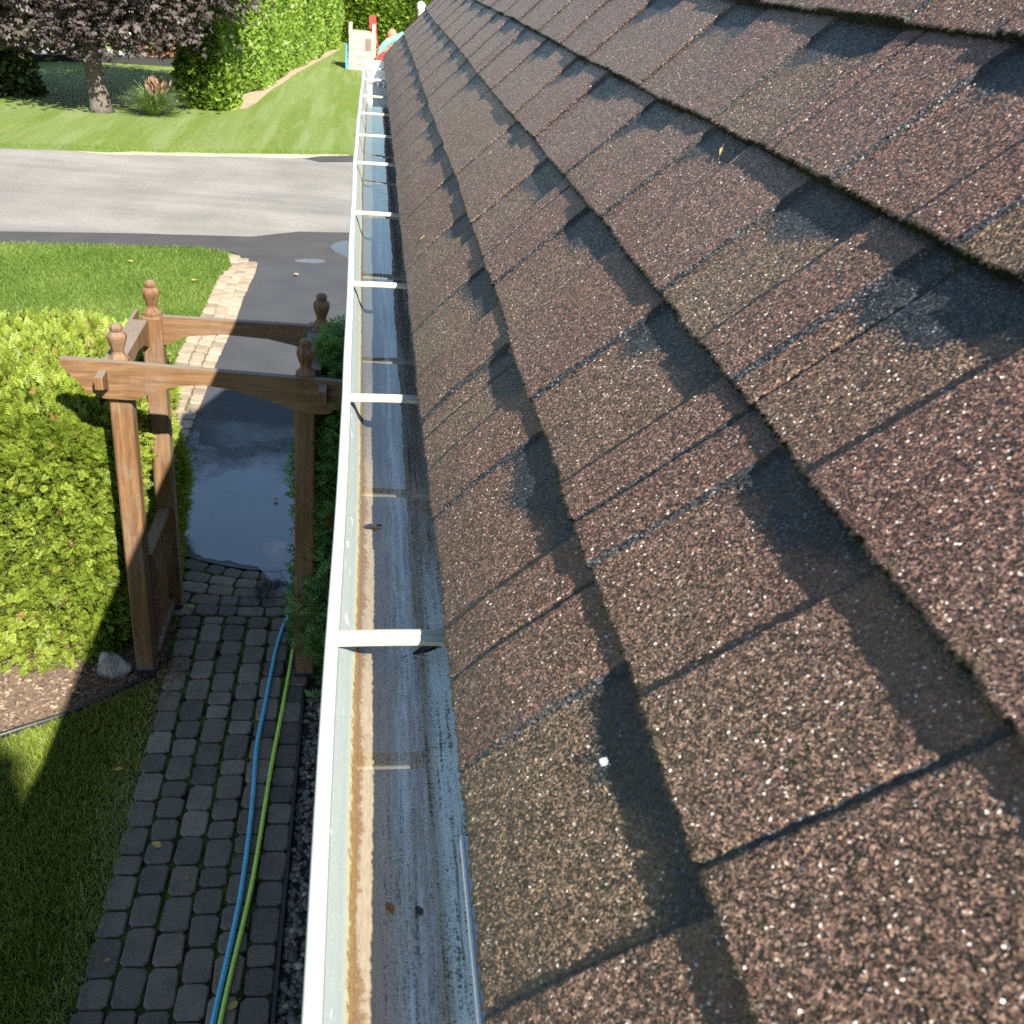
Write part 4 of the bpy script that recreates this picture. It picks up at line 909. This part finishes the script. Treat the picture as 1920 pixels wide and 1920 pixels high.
# dark wet silt on the pavers by the puddle
px = np.concatenate([np.c_[rng.normal(G(500, 1120)[0], .05, 420), rng.normal(G(500, 1120)[1], .08, 420)], np.c_[rng.normal(G(520, 1105)[0], .06, 260), rng.normal(G(520, 1105)[1], .03, 260)]]); m = len(px)
props(scatter('wet_debris', LEAF4*np.array([.7, 1, 1]), LQ, np.c_[px, np.full(m, PZ+.012)], np.c_[rng.normal(size=(m, 2)), .05*rng.normal(size=m)], rng.uniform(.006, .022, m), M['soil'], None, ups=np.tile([0, 0, 1.], (m, 1))), 'black wet debris washed onto pavers at the puddle edge', 'debris', kind='stuff')

# individual fallen leaves and crumbs
def leaf(u, v, size, label, ang, z=PZ+.012, mat='deadleaf', tone=.4, name='fallen_leaf', cat='leaf', w_=.8, xyz=None):
    x, y = G(u, v) if xyz is None else xyz[:2]
    T = [(0, 0, .0), (.22*w_, .12, .02), (.42*w_, .45, .06), (.25*w_, .8, .03), (0, 1, .05), (-.22*w_, .78, .0), (-.4*w_, .42, .08), (-.2*w_, .1, .02), (0, .5, -.02), (.02, -.3, .02), (-.02, -.3, .02)]
    ca, sa = math.cos(ang), math.sin(ang); b = MB()
    b.add([((px*ca-py*sa)*size, (px*sa+py*ca)*size, pz*size) for px, py, pz in T], [(8, 0, 1), (8, 1, 2), (8, 2, 3), (8, 3, 4), (8, 4, 5), (8, 5, 6), (8, 6, 7), (8, 7, 0), (0, 9, 10)], tone)
    o = b.build(name, M[mat], None); o.location = (x, y, z if xyz is None else xyz[2]); props(o, label, cat); return o
for u, v, s, a, t, l in ((303, 1602, .065, 1.0, .3, 'largest yellow leaf on the shaded pavers'), (446, 1892, .06, 2.4, .2, 'yellow leaf at the bottom of the path right of the hoses'), (352, 1664, .03, .4, .9, 'tan leaf bit on pavers left of the blue hose'),
        (210, 1815, .035, 2.0, .9, 'curled brown leaf at the path edge low in the picture'), (468, 1698, .035, .2, .25, 'small yellow leaf touching the lime green hose'), (362, 923, .06, 1.3, .3, 'yellow leaf floating on the puddle'),
        (364, 1150, .05, 1.2, .4, 'small yellow leaf on pavers near the left arbour panel'), (520, 950, .07, .4, .95, 'brown leaf floating near the puddle right edge'), (488, 1360, .03, 2.2, .6, 'tan leaf bit against the blue hose'),
        (232, 1456, .05, 1.9, .15, 'bright yellow leaf lying on the shaded lawn'), (250, 498, .09, 1, .3, 'yellow leaf on the sunny front lawn'), (370, 532, .09, 2, .3, 'yellow leaf on the lawn near the cream kerb'), (560, 522, .09, 1, .5, 'pale leaf on the dark driveway')):
    leaf(u, v, s, l, a, z=(PZ+.014 if u > 240 or v < 1400 else .07), tone=t)
def gut_pt(u, v, dz):
    r = R @ np.array([u-CX, CY-v, -FPX]); p = r*((LZ+dz-CAMZ)/r[2]); return (float(p[0]), float(p[1]), LZ+dz)
leaf(0, 0, .035, 'black curled leaf strip in the gutter just below the nearest hanger', -1.1, xyz=gut_pt(772, 1228, -.068), mat='black', w_=.35, name='gutter_leaf')
leaf(0, 0, .030, 'dark bent leaf sliver leaning on the gutter back wall', -.7, xyz=gut_pt(786, 1226, -.067), mat='black', w_=.3, name='gutter_leaf')
leaf(0, 0, .020, 'small black leaf floating in the middle of the gutter water', 1.6, xyz=gut_pt(718, 986, -.069), mat='black', w_=.5, name='gutter_leaf')
for u, v, s, l, mt_ in ((738, 1712, .010, 'brown crumb of debris on the near gutter floor', 'litter'), (792, 1717, .009, 'black crumb of debris on the near gutter floor', 'black')):
    leaf(0, 0, s, l, .5, xyz=gut_pt(u, v, -.069), mat=mt_, name='debris_crumb', cat='debris', tone=.3)
n = 60; c = gut_pt(697, 134, -.06)
props(scatter('leaf_clump', LEAF4*np.array([.6, 1, 1]), LQ, np.c_[rng.normal(c[0], .012, n), rng.normal(c[1], .05, n), c[2]+.02*rng.random(n)], rng.normal(size=(n, 3)), rng.uniform(.02, .05, n), M['litter'], None), 'brown clump of leaves near the far end of the gutter', 'leaf clump', kind='stuff')
def roof_pt(u, v, lift=.012):
    r = R @ np.array([u-CX, CY-v, -FPX]); n0 = np.array([-math.sin(TH), 0, math.cos(TH)]); P0 = np.array([XE, 0, -HE])+n0*lift; p = r*(n0@P0)/(n0@r); return (float(p[0]), float(p[1]), float(p[2]+CAMZ))
def chip(u, v, size, label, mat, tone, ang, lift=.012, w_=.9, name='roof_debris'):
    o = leaf(0, 0, size, label, ang, xyz=roof_pt(u, v, lift), mat=mat, tone=tone, w_=w_, name=name, cat='debris')
    o.rotation_euler = (0, -TH, 0); return o
chip(1140, 1432, .0075, 'white chip lying on the near shingles', 'white', .5, .6, .0115)
chip(797, 442, .014, 'tan seed on the shingles by the gutter edge', 'deadleaf', .5, .9)
chip(963, 660, .016, 'dark bent bit sticking out at a shingle step', 'black', .5, .3, .014, .4)
chip(1350, 292, .022, 'pale straw on a dark shingle notch', 'deadleaf', .5, -.6, .008, .12)
chip(1207, 994, .008, 'cream crumb at the end of a shingle joint', 'deadleaf', .55, .2, .014) if False else None
chip(923, 283, .010, 'light speck of debris high on the shingle slope', 'deadleaf', .5, 1.2)

# weeds by the path edge
for u, v, lab in ((590, 1325, 'small weed by the right arbour post'), (505, 1478, 'tiny weed sprout between pavers and green hose')):
    x, y = G(u, v); root = empty('weed', (x, y, PZ), lab, 'weed'); n = 14 if u > 550 else 6; a = rng.uniform(0, 6.28, n)
    scatter('leaves', LEAF4*np.array([.7, 1, 1]), LQ, np.c_[.02*np.cos(a), .02*np.sin(a), .03*rng.random(n)], np.c_[np.cos(a), np.sin(a), .6*np.ones(n)], rng.uniform(.04, .09, n)*(1 if u > 550 else .35), M['cedar_dark'], root)

# unseen tree added behind the house to cast shade on the near lawn's left
tb = empty('added_shade_tree', (.5, -8.0, 0), 'unseen leafy tree added to shade the near lawn', 'tree')
b = MB(); b.tube([(0, 0, 0), (.05, 0, 2), (0, .1, 5), (0, 0, 8.5)], [.28, .22, .17, .05], 10)
for i in range(8):
    a = i*2.4; z = 4.5+.45*i; b.tube([(0, 0, z), (.8*math.cos(a), .8*math.sin(a), z+.5), (1.7*math.cos(a), 1.7*math.sin(a), z+.9)], [.08, .05, .015], 6)
b.build('trunk', M['bark'], tb, True)
rng = np.random.default_rng(21)
n = 9000; p = rng.normal(size=(n, 3)); p /= np.linalg.norm(p, axis=1, keepdims=True); p = p*(rng.random((n, 1))**.4)*np.array([2.15, 2.2, 2.9])+np.array([0, 0, 8.0]); p += (lump(p, 2.2, 3)*.25)[:, None]
q = rng.normal(size=(4200, 3)); q /= np.linalg.norm(q, axis=1, keepdims=True); p = np.concatenate([p, q*(rng.random((4200, 1))**.4)*np.array([.90, 1.0, .95])+np.array([1.48, 0, 10.25])]); n = len(p)  # extra crown lump, shaped to notch the shade edge on the lawn
scatter('crown', MAPLE, MQ, p, rng.normal(size=(n, 3)), rng.uniform(.18, .34, n), M['shrub'], tb)
